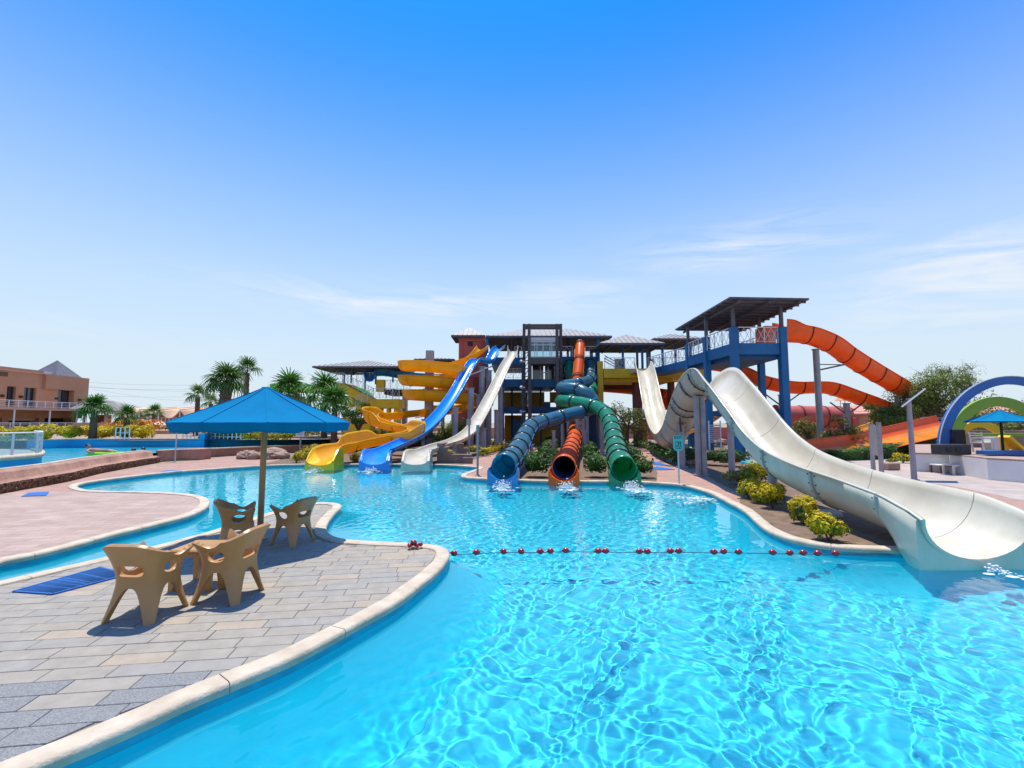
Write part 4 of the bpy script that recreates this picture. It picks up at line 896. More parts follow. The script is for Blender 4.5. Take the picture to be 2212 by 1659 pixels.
railing(lp_, [at(710, 827, 47), at(740, 827, 47), at(806, 860, 46.8)], 1.0, 'galv', step=.6); railing(lp_, [at(768, 879, 45.3), at(806, 861, 45.3), at(834, 861, 45.0), at(862, 864, 45.0)], 1.0, 'galv', step=.6)
railing(lp_, [at(829, 842, 47.9), at(886, 842, 47.9)], 1.0, 'galv', step=.7); railing(lp_, [at(770, 826, 47.9), at(812, 826, 47.9)], 1.0, 'galv', step=.8)
# low dark roof behind the spiral
r3 = thing('pavilion_roof', 'low dark flat roof on posts behind the top of the yellow spiral', 'pavilion', (-8, 52, 0), 'slide towers')
hip(r3, X(944, 775, 52), 52, 2.2, 2.0, at(944, 775, 50).z, .35)
for u_ in (917, 975): mb = MB(); bx(mb, u_, 778, u_ + 4, 962, 50.5, 50.8); mb.build('roof_post', M['steel'], r3)
# ---------------------------------------------------------------- moulded tub chairs
def chair_mesh():
    NP, NZ = 120, 34; Hmax = .86
    def rimh(p):                      # p: angle from the front, -180..180
        a = abs(p)
        if a < 38: return .40
        if a < 56: return .40 + (.70 - .40) * sm(38, 54, a)
        if a < 105: return .70 - .07 * math.sin((a - 56) / 49 * math.pi)
        return .70 + .115 * sm(105, 160, a)
    def archh(p):
        q = (p % 90) - 45              # legs sit at the corners
        w = abs(abs(q) - 45)           # 0 mid-side, 45 at leg
        w = abs(((p + 45) % 90) - 45)  # 0 at mid-side
        return w
    def rad(p, z):
        c = R(p); n = 4.2; k = (abs(math.cos(c)) ** n + abs(math.sin(c)) ** n) ** (-1 / n)
        base = .203 + .075 * (max(0, .44 - z) / .44) ** 1.6 + .115 * (max(0, z - .36) / .45) ** 1.9
        a = abs(p)
        if z > .45 and a < 100: base += .035 * ((z - .45) / .25) ** 2 * min(1, max(0, (100 - a) / 45))
        return base * k
    def f(p, z):
        """>0 where there is shell"""
        d = rimh(p) - z
        m = ((p + 45) % 90) - 45       # side-centred angle -45..45
        legw = 38
        arch = .35 * (1 - (min(abs(m), 44) / legw) ** 2.9)
        e = z - arch if abs(m) < 45 else 1
        d = min(d, e)
        a = abs(p)
        if a > 140: hx, hz, c0 = 31, .062, .53; d = min(d, (((180 - a) / hx) ** 4 + ((z - c0) / hz) ** 4 - 1) * .04)
        for s in (-1, 1): d = min(d, (((p - s * 88) / 24) ** 2 + ((z - .53) / .07) ** 2 - 1) * .04)
        return d
    mb = MB(); V_ = {}; vs = []
    def vid(p, z, key):
        if key not in V_: V_[key] = len(vs); r_ = rad(p, z); vs.append((r_ * math.cos(R(p) + math.pi / 2), r_ * math.sin(R(p) + math.pi / 2), z))
        return V_[key]
    grid = [[None] * (NZ + 1) for _ in range(NP + 1)]; fs = []
    ps = [-180 + 360 * i / NP for i in range(NP + 1)]; zs = [Hmax * k / NZ for k in range(NZ + 1)]
    val = [[f(min(p, 179.99) if i == NP else p, z) for z in zs] for i, p in enumerate(ps)]
    for i in range(NP):
        for k in range(NZ):
            cs = [(i, k), (i + 1, k), (i + 1, k + 1), (i, k + 1)]; poly = []
            for c in range(4):
                a, b = cs[c], cs[(c + 1) % 4]; fa, fb = val[a[0]][a[1]], val[b[0]][b[1]]
                if fa >= 0: poly.append(vid(ps[a[0]], zs[a[1]], (a[0] % NP, a[1])))
                if (fa >= 0) != (fb >= 0):
                    t = fa / (fa - fb); key = tuple(sorted(((a[0] % NP, a[1]), (b[0] % NP, b[1])))) + ('e',)
                    poly.append(vid(ps[a[0]] + (ps[b[0]] - ps[a[0]]) * t, zs[a[1]] + (zs[b[1]] - zs[a[1]]) * t, key))
            poly = [q for n_, q in enumerate(poly) if q != poly[n_ - 1]]
            if len(poly) >= 3: fs.append(tuple(poly))
    mb.add(vs, fs, True); return mb
def make_chair(label):
    root = thing('tub_chair', label, 'chair', (0, 0, 0), 'moulded chairs round the umbrella')
    o = chair_mesh().build('shell', M['chair'], root)
    sd2 = o.modifiers.new('thick', 'SOLIDIFY'); sd2.thickness = .04; sd2.offset = -1
    bv = o.modifiers.new('soft', 'BEVEL'); bv.width = .008; bv.segments = 2; bv.limit_method = 'ANGLE'; bv.angle_limit = R(50)
    # dished seat
    mb = MB(); n = 12; vs = []; fs = []
    for j in range(n + 1):
        for i in range(n + 1):
            x, y = (i / n * 2 - 1), (j / n * 2 - 1); xx = x * math.sqrt(1 - y * y / 2 * .35); yy = y * math.sqrt(1 - x * x / 2 * .35)
            vs.append((xx * .188, yy * .188, .405 - .022 * (1 - x * x) * (1 - y * y) - (.03 * max(0, y - .75) / .25)))
    for j in range(n):
        for i in range(n): a = j * (n + 1) + i; fs.append((a, a + 1, a + n + 2, a + n + 1))
    mb.add(vs, fs, True); s_ = mb.build('seat', M['chair'], root); m2 = s_.modifiers.new('thick', 'SOLIDIFY'); m2.thickness = .03; m2.offset = -1
    return root
c0 = make_chair('tan moulded tub chair nearest the camera, its slotted back turned this way')
for k, (x, y, rz, lab, sc) in enumerate(((-4.02, 5.29, R(-4), None, 1.0), (-3.43, 5.80, R(86), 'tan tub chair right of the small table, oval hole towards the camera', 1.02),
        (-4.60, 7.95, R(-62), 'tan moulded tub chair left of the parasol pole, half hidden', 1.0), (-3.85, 8.33, R(70), 'tan tub chair standing alone right of the parasol pole', .96))):
    c = c0 if k == 0 else copy_tree(c0); c.location = (x, y, .0); c.rotation_euler = (0, 0, rz); c.scale = (sc * 1.15, sc * 1.15, sc)
    if lab: c['label'] = lab
# small square table
tb = thing('side_table', 'small square tan plastic table between the front chairs', 'table', (-4.02, 6.2, 0))
mb = MB(); mb.bevbox((-4.29, 5.93, .47), (-3.75, 6.47, .51), .015); mb.bevbox((-4.26, 5.96, .42), (-3.78, 6.44, .47), .01); mb.build('tabletop', M['chair'], tb)
for sx in (-1, 1):
    for sy in (-1, 1):
        mb = MB(); x, y = -4.02 + sx * .21, 6.2 + sy * .21
        q = lambda w, z, o: [(x + sx * o - w, y + sy * o - w, z), (x + sx * o + w, y + sy * o - w, z), (x + sx * o + w, y + sy * o + w, z), (x + sx * o - w, y + sy * o + w, z)]
        mb.add(q(.028, 0, .02) + q(.042, .43, 0), [(3, 2, 1, 0), (4, 5, 6, 7), (0, 1, 5, 4), (1, 2, 6, 5), (2, 3, 7, 6), (3, 0, 4, 7)]); mb.build('leg', M['chair'], tb)
# umbrella
def umbrella(name, label, cx, cy, z0, R_, zr, za, drop, m, pm_, pr, n=10, rot=0, group=None):
    root = thing(name, label, 'umbrella', (cx, cy, z0), group)
    mb = MB(); mb.tube((cx, cy, z0), (cx, cy, za - .05), pr, pr, 16); mb.build('pole', pm_, root)
    mb = MB(); mb.tube((cx, cy, z0), (cx, cy, z0 + .02), pr * 2.1, pr * 2.1, 16); mb.build('base_plate', pm_, root)
    sub = 6; K = 8; vs = []; fs = []
    for r_ in range(K + 1):
        f = r_ / K
        for a in range(n * sub):
            t = 2 * math.pi * a / (n * sub) + rot; s = (a % sub) / sub; facet = math.cos(math.pi / n) / math.cos((s - .5) * 2 * math.pi / n)
            sag = -.035 * math.sin(math.pi * s) * math.sin(math.pi * min(1, f)) * R_
            rr = R_ * (f * .94 + .06) * facet; z = za + (zr - za) * (f ** .93) + sag; vs.append((cx + rr * math.cos(t), cy + rr * math.sin(t), z))
    N_ = n * sub
    for r_ in range(K):
        for a in range(N_): b = (a + 1) % N_; fs.append((r_ * N_ + a, (r_ + 1) * N_ + a, (r_ + 1) * N_ + b, r_ * N_ + b))
    mb = MB(); mb.add(vs, fs, True); c = mb.build('canopy', m, root); q = c.modifiers.new('thick', 'SOLIDIFY'); q.thickness = .006
    for k in range(n):
        t = 2 * math.pi * k / n + rot; mb = MB(); pp = []
        for r_ in range(9): f = r_ / 8; pp.append(Vector((cx + R_ * (f * .94 + .06) * math.cos(t), cy + R_ * (f * .94 + .06) * math.sin(t), za + (zr - za) * f ** .93 + .004)))
        for p_, q_ in zip(pp, pp[1:]): mb.bar(p_, q_, .022, .008)
        mb.build('seam', m, root)
    es = c.modifiers.new('creases', 'EDGE_SPLIT'); es.split_angle = R(9)
    vs = []; rg = random.Random(3)
    for k in range(4):
        for a in range(N_):
            t = 2 * math.pi * a / N_ + rot; s = (a % sub) / sub; facet = math.cos(math.pi / n) / math.cos((s - .5) * 2 * math.pi / n)
            rr = R_ * facet * (1 + .004 * math.sin(a * 1.9) * k - .012 * k); z = zr - drop * k / 3 * (1 - .10 * math.sin(a * 1.1) - .07 * math.sin(a * 2.7)); vs.append((cx + rr * math.cos(t), cy + rr * math.sin(t), z))
    fs = [(k * N_ + a, (k + 1) * N_ + a, (k + 1) * N_ + (a + 1) % N_, k * N_ + (a + 1) % N_) for k in range(3) for a in range(N_)]
    mb = MB(); mb.add(vs, fs, True); c = mb.build('valance', m, root); q = c.modifiers.new('thick', 'SOLIDIFY'); q.thickness = .006
    mb = MB(); mb.tube((cx, cy, za - .02), (cx, cy, za + .035), R_ * .075, R_ * .05, 10); mb.build('top_cap', m, root)
    for k in range(n):
        t = 2 * math.pi * k / n + rot; mb = MB(); mb.bar((cx, cy, za - .06), (cx + R_ * .98 * math.cos(t), cy + R_ * .98 * math.sin(t), zr - .02), .022); mb.build('rib', pm_, root)
    return root
pb = gnd(561, 1166)
um = umbrella('parasol', 'large bright blue round parasol on a tan pole over the chairs', pb.x, pb.y, 0, 1.5, 2.105, 2.72, .165, M['umbrella'], M['pole'], .052, 10, .2)
# blue perforated mat
mt = thing('perforated_mat', 'blue perforated rubber mat lying by the channel edge of the island', 'mat', tuple(gnd(140, 1255)))
q = [gnd(29, 1280), gnd(114, 1286), gnd(275, 1243), gnd(216, 1228)]
mb = MB(); nL, nW = 46, 15
L0 = lambda i, j: (q[0].lerp(q[3], i / nL)).lerp(q[1].lerp(q[2], i / nL), j / nW) + Vector((0, 0, .012))
for j in range(nW + 1): mb.bar(L0(0, j), L0(nL, j), .014, .012)
for i in range(nL + 1): mb.bar(L0(i, 0) + Vector((0, 0, .001)), L0(i, nW) + Vector((0, 0, .001)), .03, .012)
mb.build('lattice', M['mat'], mt, kind='stuff')
mb = MB()
for a, b in ((0, 1), (1, 2), (2, 3), (3, 0)): mb.bar(q[a] + Vector((0, 0, .014)), q[b] + Vector((0, 0, .014)), .03, .018)
mb.build('edging', M['mat'], mt)
# flat blue mats and patches on the pink paving
def flatmat(L_, label, m='mat'):
    P = [gnd(u, v) for u, v in L_]; c = sum(P, Vector()) / len(P); mb = MB(); mb.prism([(p.x, p.y) for p in P], .001, .014)
    return mb.build('rubber_mat', M[m], None, label, None, 'mat', loc=(c.x, c.y, 0))
flatmat([(46, 1073), (62, 1065), (106, 1063), (100, 1071)], 'blue rubber mat on the pink paving at the far left')
flatmat([(340, 1021), (358, 1016.5), (398, 1016), (390, 1019)], 'blue and white mat on the far bank of the pool, left')
flatmat([(1030 + 385, 1004), (1396, 996), (1424, 999), (1450, 1008)], 'upper blue ground marking on the path right of the green tube')
flatmat([(1402, 1015), (1418, 1008), (1458, 1014), (1440, 1015.5)], 'lower blue ground marking on the path right of the green tube')
flatmat([(1268 - 100, 968), (1274 - 100, 962), (1284 - 95, 962), (1182, 969)], 'blue marking on the path behind the teal-blue tube')
# float line
fl = thing('float_line', 'row of red floats strung on a rope across the pool', 'float line', tuple(gnd(1400, 1192, -.1)))
us = [981, 1029, 1088, 1126, 1167, 1189, 1222, 1292, 1308, 1381, 1398, 1448, 1466, 1542, 1563, 1595, 1669, 1706, 1735, 1766, 1805]
vsf = [1195, 1193, 1191, 1191, 1191, 1190, 1189, 1190, 1190, 1191, 1191, 1190, 1190, 1192, 1191, 1192, 1193, 1194, 1194, 1195, 1195]
prev = gnd(968, 1190, .02); pts_ = [prev]
for k, (u, v) in enumerate(zip(us, vsf)):
    p = gnd(u, v, -.06); mb = MB(); mb.ball((0, 0, 0), .052, 14, 10, (1.12, .95, .95)); mb.tube((-.066, 0, 0), (.066, 0, 0), .014, .014, 8)
    o = mb.build('float', M['redfloat'], None); o.parent = fl; o.location = p - fl.location; o.rotation_euler = (rng.uniform(-.3, .3), rng.uniform(-.2, .2), rng.uniform(-.4, .4)); pts_.append(p - Vector((0, 0, .02)))
end = gnd(1985, 1196, -.05); pts_.append(end); mb = MB(); rp = catmull(pts_, 3)
mb.path(rp, .006, 5); mb.build('rope', M['rope'], fl)
hp = gnd(893, 1182, .03); heap = thing('float_heap', 'tangled end of the red float rope heaped on the island coping', 'float heap', tuple(hp))
for k in range(9):
    a = k * 2.4; r_ = .012 + .018 * k; mb = MB(); mb.ball((hp.x + r_ * math.cos(a) * .8, hp.y + r_ * math.sin(a) * .5, .07 + (.045 if k < 3 else 0)), .036, 10, 8); mb.build('float', M['redfloat'], heap)
mb = MB(); mb.path(catmull([hp + Vector((rng.uniform(-.09, .09), rng.uniform(-.06, .06), rng.uniform(.01, .1))) for _ in range(12)], 3), .007, 5); mb.build('rope', M['rope'], heap)
# EXIT sign
def post_thing(name, label, cat, u, v, h, r=.03, m='steel', lean=(0, 0)):
    p = gnd(u, v); t = thing(name, label, cat, (p.x, p.y, 0)); mb = MB(); mb.tube((p.x, p.y, 0), (p.x + lean[0], p.y + lean[1], h), r, r, 12); mb.build('pole', M[m], t)
    mb = MB(); mb.tube((p.x, p.y, 0), (p.x, p.y, .02), r * 2.2, r * 2.2, 12); mb.build('base_plate', M[m], t); return t, p
def text(root, s, size, loc, rot, m, name='lettering', ext=.002):
    cu = bpy.data.curves.new(name, 'FONT'); cu.body = s; cu.size = size; cu.align_x = 'CENTER'; cu.align_y = 'CENTER'; cu.extrude = ext; cu.offset = size * .02
    t = bpy.data.objects.new(name, cu); col.objects.link(t); dg = bpy.context.evaluated_depsgraph_get(); me = bpy.data.meshes.new_from_object(t.evaluated_get(dg)); bpy.data.objects.remove(t)
    o = bpy.data.objects.new(name, me); col.objects.link(o); me.materials.clear(); me.materials.append(m); o.parent = root; o.location = Vector(loc) - origin(root); o.rotation_euler = rot; return o
ex, p = post_thing('exit_sign', 'aqua EXIT sign on a pole at the pool edge', 'sign', 1467, 1046, 1.52, .026, 'galv')
zt = 1.66; zb = 1.13; yy = p.y - .03; w = .17
mb = MB(); sh = [(-w, zt), (-w, zb + .1), (-w * .7, zb + .02), (0, zb - .02), (w * .7, zb + .02), (w, zb + .1), (w, zt)]
mb.add([(p.x + a, yy, z) for a, z in sh] + [(p.x + a, yy + .015, z) for a, z in sh], [tuple(range(7)), tuple(range(7, 14))[::-1]] + [(i, 7 + i, 7 + (i + 1) % 7, (i + 1) % 7) for i in range(7)]); mb.build('sign_plate', M['signface'], ex)
text(ex, 'EXIT', .135, (p.x, yy - .003, zt - .075), (R(90), 0, 0), M['signink'])
mb = MB()      # running-figure-through-door pictogram
def pr_(a, z, b, z2, d=.003): mb.box((p.x + a, yy - d, z), (p.x + b, yy - .0005, z2))
pr_(-.10, 1.20, .10, 1.45); mb.build('pictogram_panel', M['signink'], ex); mb = MB()
pr_(-.085, 1.22, -.02, 1.43, .005); pr_(.0, 1.34, .085, 1.36, .005); pr_(.03, 1.38, .06, 1.42, .005); pr_(.02, 1.28, .05, 1.34, .005); pr_(-.01, 1.22, .02, 1.28, .005); pr_(.05, 1.22, .08, 1.29, .005); mb.build('pictogram', M['signface'], ex)
mb = MB(); pr_(-.065, 1.25, -.04, 1.33, .007); mb.build('pictogram_mark', M['signink'], ex)
# shower posts and poles by the water
for (u, v, h, lab) in ((1031.5, 1026, 1.95, 'grey steel shower post on the pink tip beside the teal-blue tube'), ):
    t, p = post_thing('shower_post', lab, 'shower post', u, v, h, .045); mb = MB(); mb.tube((p.x, p.y, 1.75), (p.x, p.y, 2.0), .07, .07, 12); mb.build('shower_head', M['steel'], t)
t, p = post_thing('shower_post', 'grey steel shower post rising from the low block wall by the cream body slide', 'shower post', 1013, 990, 2.3, .055); mb = MB(); mb.box((p.x - .16, p.y - .1, 1.95), (p.x + .1, p.y + .1, 2.3)); mb.build('shower_head', M['steel'], t)
t, p = post_thing('shower_post', 'slim pale shower post with a flat head by the stucco wall', 'shower post', 378, 997, 2.2, .03, 'galv'); mb = MB(); mb.box((p.x - .28, p.y - .06, 2.18), (p.x + .25, p.y + .06, 2.24)); mb.build('shower_head', M['galv'], t)
t, p = post_thing('notice_sign', 'white notice board on a pole on the pink path left of the yellow slide', 'sign', 648, 982, 1.7, .05, 'steel'); mb = MB(); mb.box((p.x - .27, p.y - .09, 1.2), (p.x + .27, p.y - .05, 2.15)); mb.build('sign_plate', M['signwhite'], t)
mb = MB(); mb.box((p.x - .18, p.y - .094, 1.75), (p.x + .18, p.y - .0905, 2.05)); [mb.box((p.x - .2, p.y - .094, 1.3 + k * .1), (p.x + .2, p.y - .0905, 1.34 + k * .1)) for k in range(4)]; mb.build('printed_notice', M['bluepaint'], t)
t, p = post_thing('notice_sign', 'small orange notice on a pole by the half-pipe valley', 'sign', 1399, 972, 1.9, .04, 'galv'); mb = MB(); mb.box((p.x - .22, p.y - .08, 1.55), (p.x + .22, p.y - .04, 2.15)); mb.build('sign_plate', M['orangelight'], t)
# tall solar light pole and blank board right
p = gnd(1975, 1037); t = thing('lamp_pole', 'tall grey pole with a tilted white panel head standing on the pale plaza', 'lamp', (p.x, p.y, 0))
mb = MB(); mb.tube((p.x, p.y, 0), (p.x, p.y, 3.0), .095, .075, 16); mb.build('pole', M['steel'], t); mb = MB(); mb.tube((p.x, p.y, 0), (p.x, p.y, .03), .16, .16, 16); mb.build('base_plate', M['steel'], t)
mb = MB(); a, b = Vector((p.x - .38, p.y - .1, 2.70)), Vector((p.x + .55, p.y - .1, 3.38)); mb.slab(a, b, b + Vector((.5, .6, .02)), a + Vector((.5, .6, .02)), .05); mb.build('panel_head', M['white'], t)
mb = MB(); mb.slab(a + Vector((.05, .05, .06)), b + Vector((-.05, .05, .06)), b + Vector((.4, .55, .08)), a + Vector((.5, .55, .08)), .01); mb.build('solar_cell', M['glass'], t)
p0, p1 = gnd(1887, 1019), gnd(1905, 1026); t = thing('notice_board', 'blank grey notice board turned edge-on between two posts on the plaza', 'sign board', tuple((p0 + p1) / 2))
for q_, zt_ in ((p0, 2.05), (p1, 2.12)): mb = MB(); mb.box((q_.x - .06, q_.y - .06, 0), (q_.x + .06, q_.y + .06, zt_)); mb.build('post', M['steel'], t)
mb = MB(); mb.slab(Vector((p0.x, p0.y, 1.95)), Vector((p1.x, p1.y, 1.98)), Vector((p1.x, p1.y, .75)), Vector((p0.x, p0.y, .75)), .05); mb.build('board', M['steel'], t)
# stepped block wall beside the cream body slide
bw = thing('block_wall', 'low grey-brown block wall with stepped tops beside the cream body slide', 'wall', tuple(gnd(975, 1001)))
yq = gnd(975, 1001).y
for (u0, v0, u1, v1, d) in ((944, 958, 957, 1001, 1.6), (957, 966, 966, 1001, 1.5), (966, 975, 972, 1001, 1.3), (972, 982, 1018, 1001, .5), (990, 958, 1000, 983, 1.9), (1000, 968, 1007, 983, 1.9)):
    mb = MB(); bx(mb, u0, v0, u1, v1, yq if v1 > 990 else yq + 1.6, yq + d if v1 > 990 else yq + 2.1); mb.build('block', M['masonry'], bw)
p = gnd(1010, 1001); mb = MB(); mb.bevbox((p.x - .25, p.y - .1, 0), (p.x + .25, p.y + .35, .32), .03); mb.build('plinth', M['masonry'], bw)
# stepping slab in the right bed and concrete drain ring
P = [gnd(1742, 1104), gnd(1762, 1117), gnd(1822, 1117), gnd(1812, 1105)]
mb = MB(); mb.prism([(q.x, q.y) for q in P], 0, .05); mb.build('stepping_slab', M['flag'], None, 'flat pale stone slab lying in the soil beside the coping', None, 'slab', loc=tuple(P[0]))
# ---------------------------------------------------------------- plants
def leaves(mb, c, rad, n, size, rg, lumps=6, flat=.0, up=.3):
    """many small leaf faces spread through a lumpy crown"""
    c = Vector(c); L_ = []
    for _ in range(lumps):
        a = rg.uniform(0, 6.28); b = rg.uniform(-.5, 1) ; L_.append((Vector((math.cos(a) * rad[0] * .5, math.sin(a) * rad[1] * .5, b * rad[2] * .5)), rg.uniform(.45, .7)))
    for i in range(n):
        l, s = L_[i % lumps]; d = Vector((rg.gauss(0, 1), rg.gauss(0, 1), rg.gauss(0, 1))).normalized(); r_ = rg.uniform(.72, 1.05) ** .7
        p = c + l + Vector((d.x * rad[0] * s * r_, d.y * rad[1] * s * r_, d.z * rad[2] * s * r_))
        if p.z < c.z - rad[2]: p.z = c.z - rad[2] + rg.random() * .05
        nrm = (d + Vector((0, 0, up)) + Vector((rg.uniform(-.7, .7), rg.uniform(-.7, .7), rg.uniform(-.7, .7)))).normalized()
        a = nrm.orthogonal().normalized(); a = Matrix.Rotation(rg.uniform(0, 6.28), 3, nrm) @ a; b = nrm.cross(a); k = size * rg.uniform(.6, 1.4)
        mb.add([p - a * k, p - b * k * .42, p + a * k, p + b * k * .42], [(0, 1, 2, 3)])
def shrub(name, label, p, r, h, leaf, group, n=420, size=.045, seed=0, cat='shrub', two=None, stem=True):
    rg = random.Random(seed); t = thing(name, label, cat, (p.x, p.y, p.z if hasattr(p, 'z') else 0), group)
    mb = MB(); mb.ball((p.x, p.y, p.z + h * .52), min(r, h * .5) * .55, 8, 6, (r / min(r, h * .5), r / min(r, h * .5), h * .5 / min(r, h * .5)), .12, rg); 
    mb.build('inner_twigs', M['bark'] if not two else M['topiary'], t)
    mb = MB(); leaves(mb, (p.x, p.y, p.z + h * .55), (r, r, h * .48), n, size, rg, 7)
    mb.build('foliage', M[leaf], t, kind='stuff')
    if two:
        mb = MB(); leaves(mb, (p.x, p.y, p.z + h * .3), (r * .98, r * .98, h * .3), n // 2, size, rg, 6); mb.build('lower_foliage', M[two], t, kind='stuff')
    if stem:
        mb = MB()
        for k in range(4): a = k * 1.7; mb.tube((p.x, p.y, p.z), (p.x + r * .5 * math.cos(a), p.y + r * .5 * math.sin(a), p.z + h * .5), .018, .01, 5)
        mb.build('stem', M['bark'], t)
    return t
# golden shrubs of the right bed
for k, (u, v, r, h, lab) in enumerate(((1617, 1077, .30, .60, 'golden shrub leftmost of the close trio in the right bed'), (1640, 1086, .28, .56, 'golden shrub in the middle of the close trio in the right bed'), (1669, 1098, .30, .60, 'golden shrub rightmost of the close trio in the right bed'),
        (1733, 1133, .24, .56, 'narrow golden shrub standing alone beside the pale stone slab'), (1790, 1168, .30, .60, 'round golden shrub nearest the coping under the cream slide'))):
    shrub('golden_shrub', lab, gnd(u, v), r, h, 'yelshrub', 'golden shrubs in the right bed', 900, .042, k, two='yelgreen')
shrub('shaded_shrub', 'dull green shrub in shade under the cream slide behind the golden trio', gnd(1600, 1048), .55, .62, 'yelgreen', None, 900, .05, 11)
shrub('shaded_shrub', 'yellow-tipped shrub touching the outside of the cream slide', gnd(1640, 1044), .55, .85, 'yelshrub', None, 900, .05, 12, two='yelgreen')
# hedges: rows of clipped bushes
def row(lab, A, B, n, r, h, leaf, group, nl=300, size=.06, seed=0, z=0, name='clipped_bush', two=None):
    words = ['first', 'second', 'third', 'fourth', 'fifth', 'sixth', 'seventh', 'eighth', 'ninth', 'tenth', 'eleventh', 'twelfth', 'thirteenth', 'fourteenth', 'fifteenth', 'sixteenth']
    a, b = gnd(*A, z), gnd(*B, z); rg = random.Random(seed)
    for i in range(n):
        f = i / max(1, n - 1); p = a.lerp(b, f); k = rg.uniform(.88, 1.12)
        shrub(name, lab.replace('#', words[i]), p, r * k, h * rg.uniform(.9, 1.1), leaf, group, nl, size, seed * 50 + i, stem=False, two=two)
row('# green bush from the pool in the row left of the orange tube', (1166, 1030), (1196, 958), 7, .62, .9, 'hedge', 'green bushes left of the orange tube', 1100, .065, 1)
row('# green bush from the pool in the row just right of the orange tube', (1284, 1030), (1268, 962), 7, .45, .82, 'hedge', 'green bushes right of the orange tube', 900, .06, 2)
row('# green bush from the pool in the row right of the green tube mouth', (1386, 1032), (1345, 968), 5, .5, .82, 'hedge', 'green bushes right of the green tube', 900, .06, 3)
row('# dark green bush along the right path from its far end', (1378, 968), (1466, 1006), 8, .62, .85, 'hedge', 'hedge bushes along the right path', 460, .065, 4)
row('# bush in the row between the grey columns, counted from the left', (1492, 1003), (1590, 1008), 6, .60, .85, 'hedge', 'hedge bushes between the grey columns', 420, .065, 5)
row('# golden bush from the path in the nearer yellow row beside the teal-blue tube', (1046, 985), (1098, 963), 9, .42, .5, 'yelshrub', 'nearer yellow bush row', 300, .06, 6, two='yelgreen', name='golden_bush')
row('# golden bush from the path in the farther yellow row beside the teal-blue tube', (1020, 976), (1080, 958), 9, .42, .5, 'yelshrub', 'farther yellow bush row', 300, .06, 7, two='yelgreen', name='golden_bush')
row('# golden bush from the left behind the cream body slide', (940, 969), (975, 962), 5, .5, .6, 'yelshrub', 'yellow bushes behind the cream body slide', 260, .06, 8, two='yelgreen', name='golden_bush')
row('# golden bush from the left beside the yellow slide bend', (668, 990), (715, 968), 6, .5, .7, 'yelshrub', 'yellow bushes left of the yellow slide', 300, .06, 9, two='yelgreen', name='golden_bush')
for k, (u, v, r, h, lab) in enumerate(((640, 1000, .32, .62, 'small round golden bush left of the yellow slide mouth, by the coping'), (662, 995, .30, .5, 'small darker bush between the golden bush and the yellow slide mouth'), (766, 999, .26, .5, 'small golden bush between the yellow and blue slide mouths, left one'), (783, 993, .3, .55, 'small golden bush between the yellow and blue slide mouths, right one'), (973, 1000, .28, .75, 'orange-yellow bush in front of the stepped block wall'))):
    shrub('golden_bush', lab, gnd(u, v), r, h, 'yelshrub', None, 320, .05, 70 + k, two='yelgreen')
# clipped long hedge on the right, behind the plaza
hd = thing('long_hedge', 'long low clipped hedge in front of the orange and amber run-out slide', 'hedge', tuple(gnd(1850, 992)))
mb = MB(); rg = random.Random(5)
Hh = [gnd(u, v) for u, v in ((1792, 994), (1840, 993), (1900, 990), (1960, 984), (2035, 982))]; Hh = resample(Hh, .12); base = MB()
for i, p in enumerate(Hh):
    f = i / len(Hh)
    for _ in range(46):
        dy = rg.uniform(-.55, .55); zt = .50 + .58 * f + .04 * math.sin(i * .8); z = zt - abs(rg.gauss(0, .02)) if rg.random() < .5 else rg.uniform(0, zt)
        if z < zt - .1: dy = rg.choice((-.56, .56)) * rg.uniform(.95, 1.05)
        q = p + Vector((rg.uniform(-.06, .06), dy, z)); a = Vector((rg.gauss(0, 1), rg.gauss(0, 1), rg.gauss(0, .6))).normalized(); b = a.orthogonal().normalized(); k = rg.uniform(.04, .075)
        mb.add([q - a * k, q - b * k * .5, q + a * k, q + b * k * .5], [(0, 1, 2, 3)])
for i in range(0, len(Hh) - 4, 4):
    a, b = Hh[i], Hh[i + 4]; f = i / len(Hh); zt = .44 + .58 * f; vs = []
    for p in (a, b): vs += [(p.x, p.y - .5, 0), (p.x, p.y - .5, zt), (p.x, p.y + .5, zt), (p.x, p.y + .5, 0)]
    base.add(vs, [(0, 4, 5, 1), (1, 5, 6, 2), (2, 6, 7, 3)])
mb.build('foliage', M['hedge'], hd, kind='stuff'); base.build('inner_twigs', M['topiary'], hd, kind='stuff')
# palms
def frond_mesh(rg, L_, droop, blades=15):
    mb = MB(); w = L_ * .42
    pts_ = [Vector((0, 0, 0)), Vector((L_ * .28, 0, L_ * .16)), Vector((L_ * .5, 0, L_ * .20))]; mb.path(catmull(pts_, 3), L_ * .012, 4)
    c = pts_[-1]
    for k in range(blades):
        a = R(-125 + 250 * k / (blades - 1)) ; ln = L_ * (.52 - .16 * abs(math.sin(a / 2))) * rg.uniform(.9, 1.1); d = Vector((math.cos(a), math.sin(a), 0)); s = Vector((-d.y, d.x, 0))
        prev = None; N_ = 4; vs = []
        for i in range(N_ + 1):
            f = i / N_; p = c + d * ln * f + Vector((0, 0, -droop * ln * f ** 2.2 + .05 * L_ * f * (1 if k % 2 else -.2))); ww = L_ * .03 * (1 - f * .75) * (1.3 if i else .6); vs += [p - s * ww, p + s * ww]
        mb.add(vs, [(2 * i, 2 * i + 2, 2 * i + 3, 2 * i + 1) for i in range(N_)])
    return mb
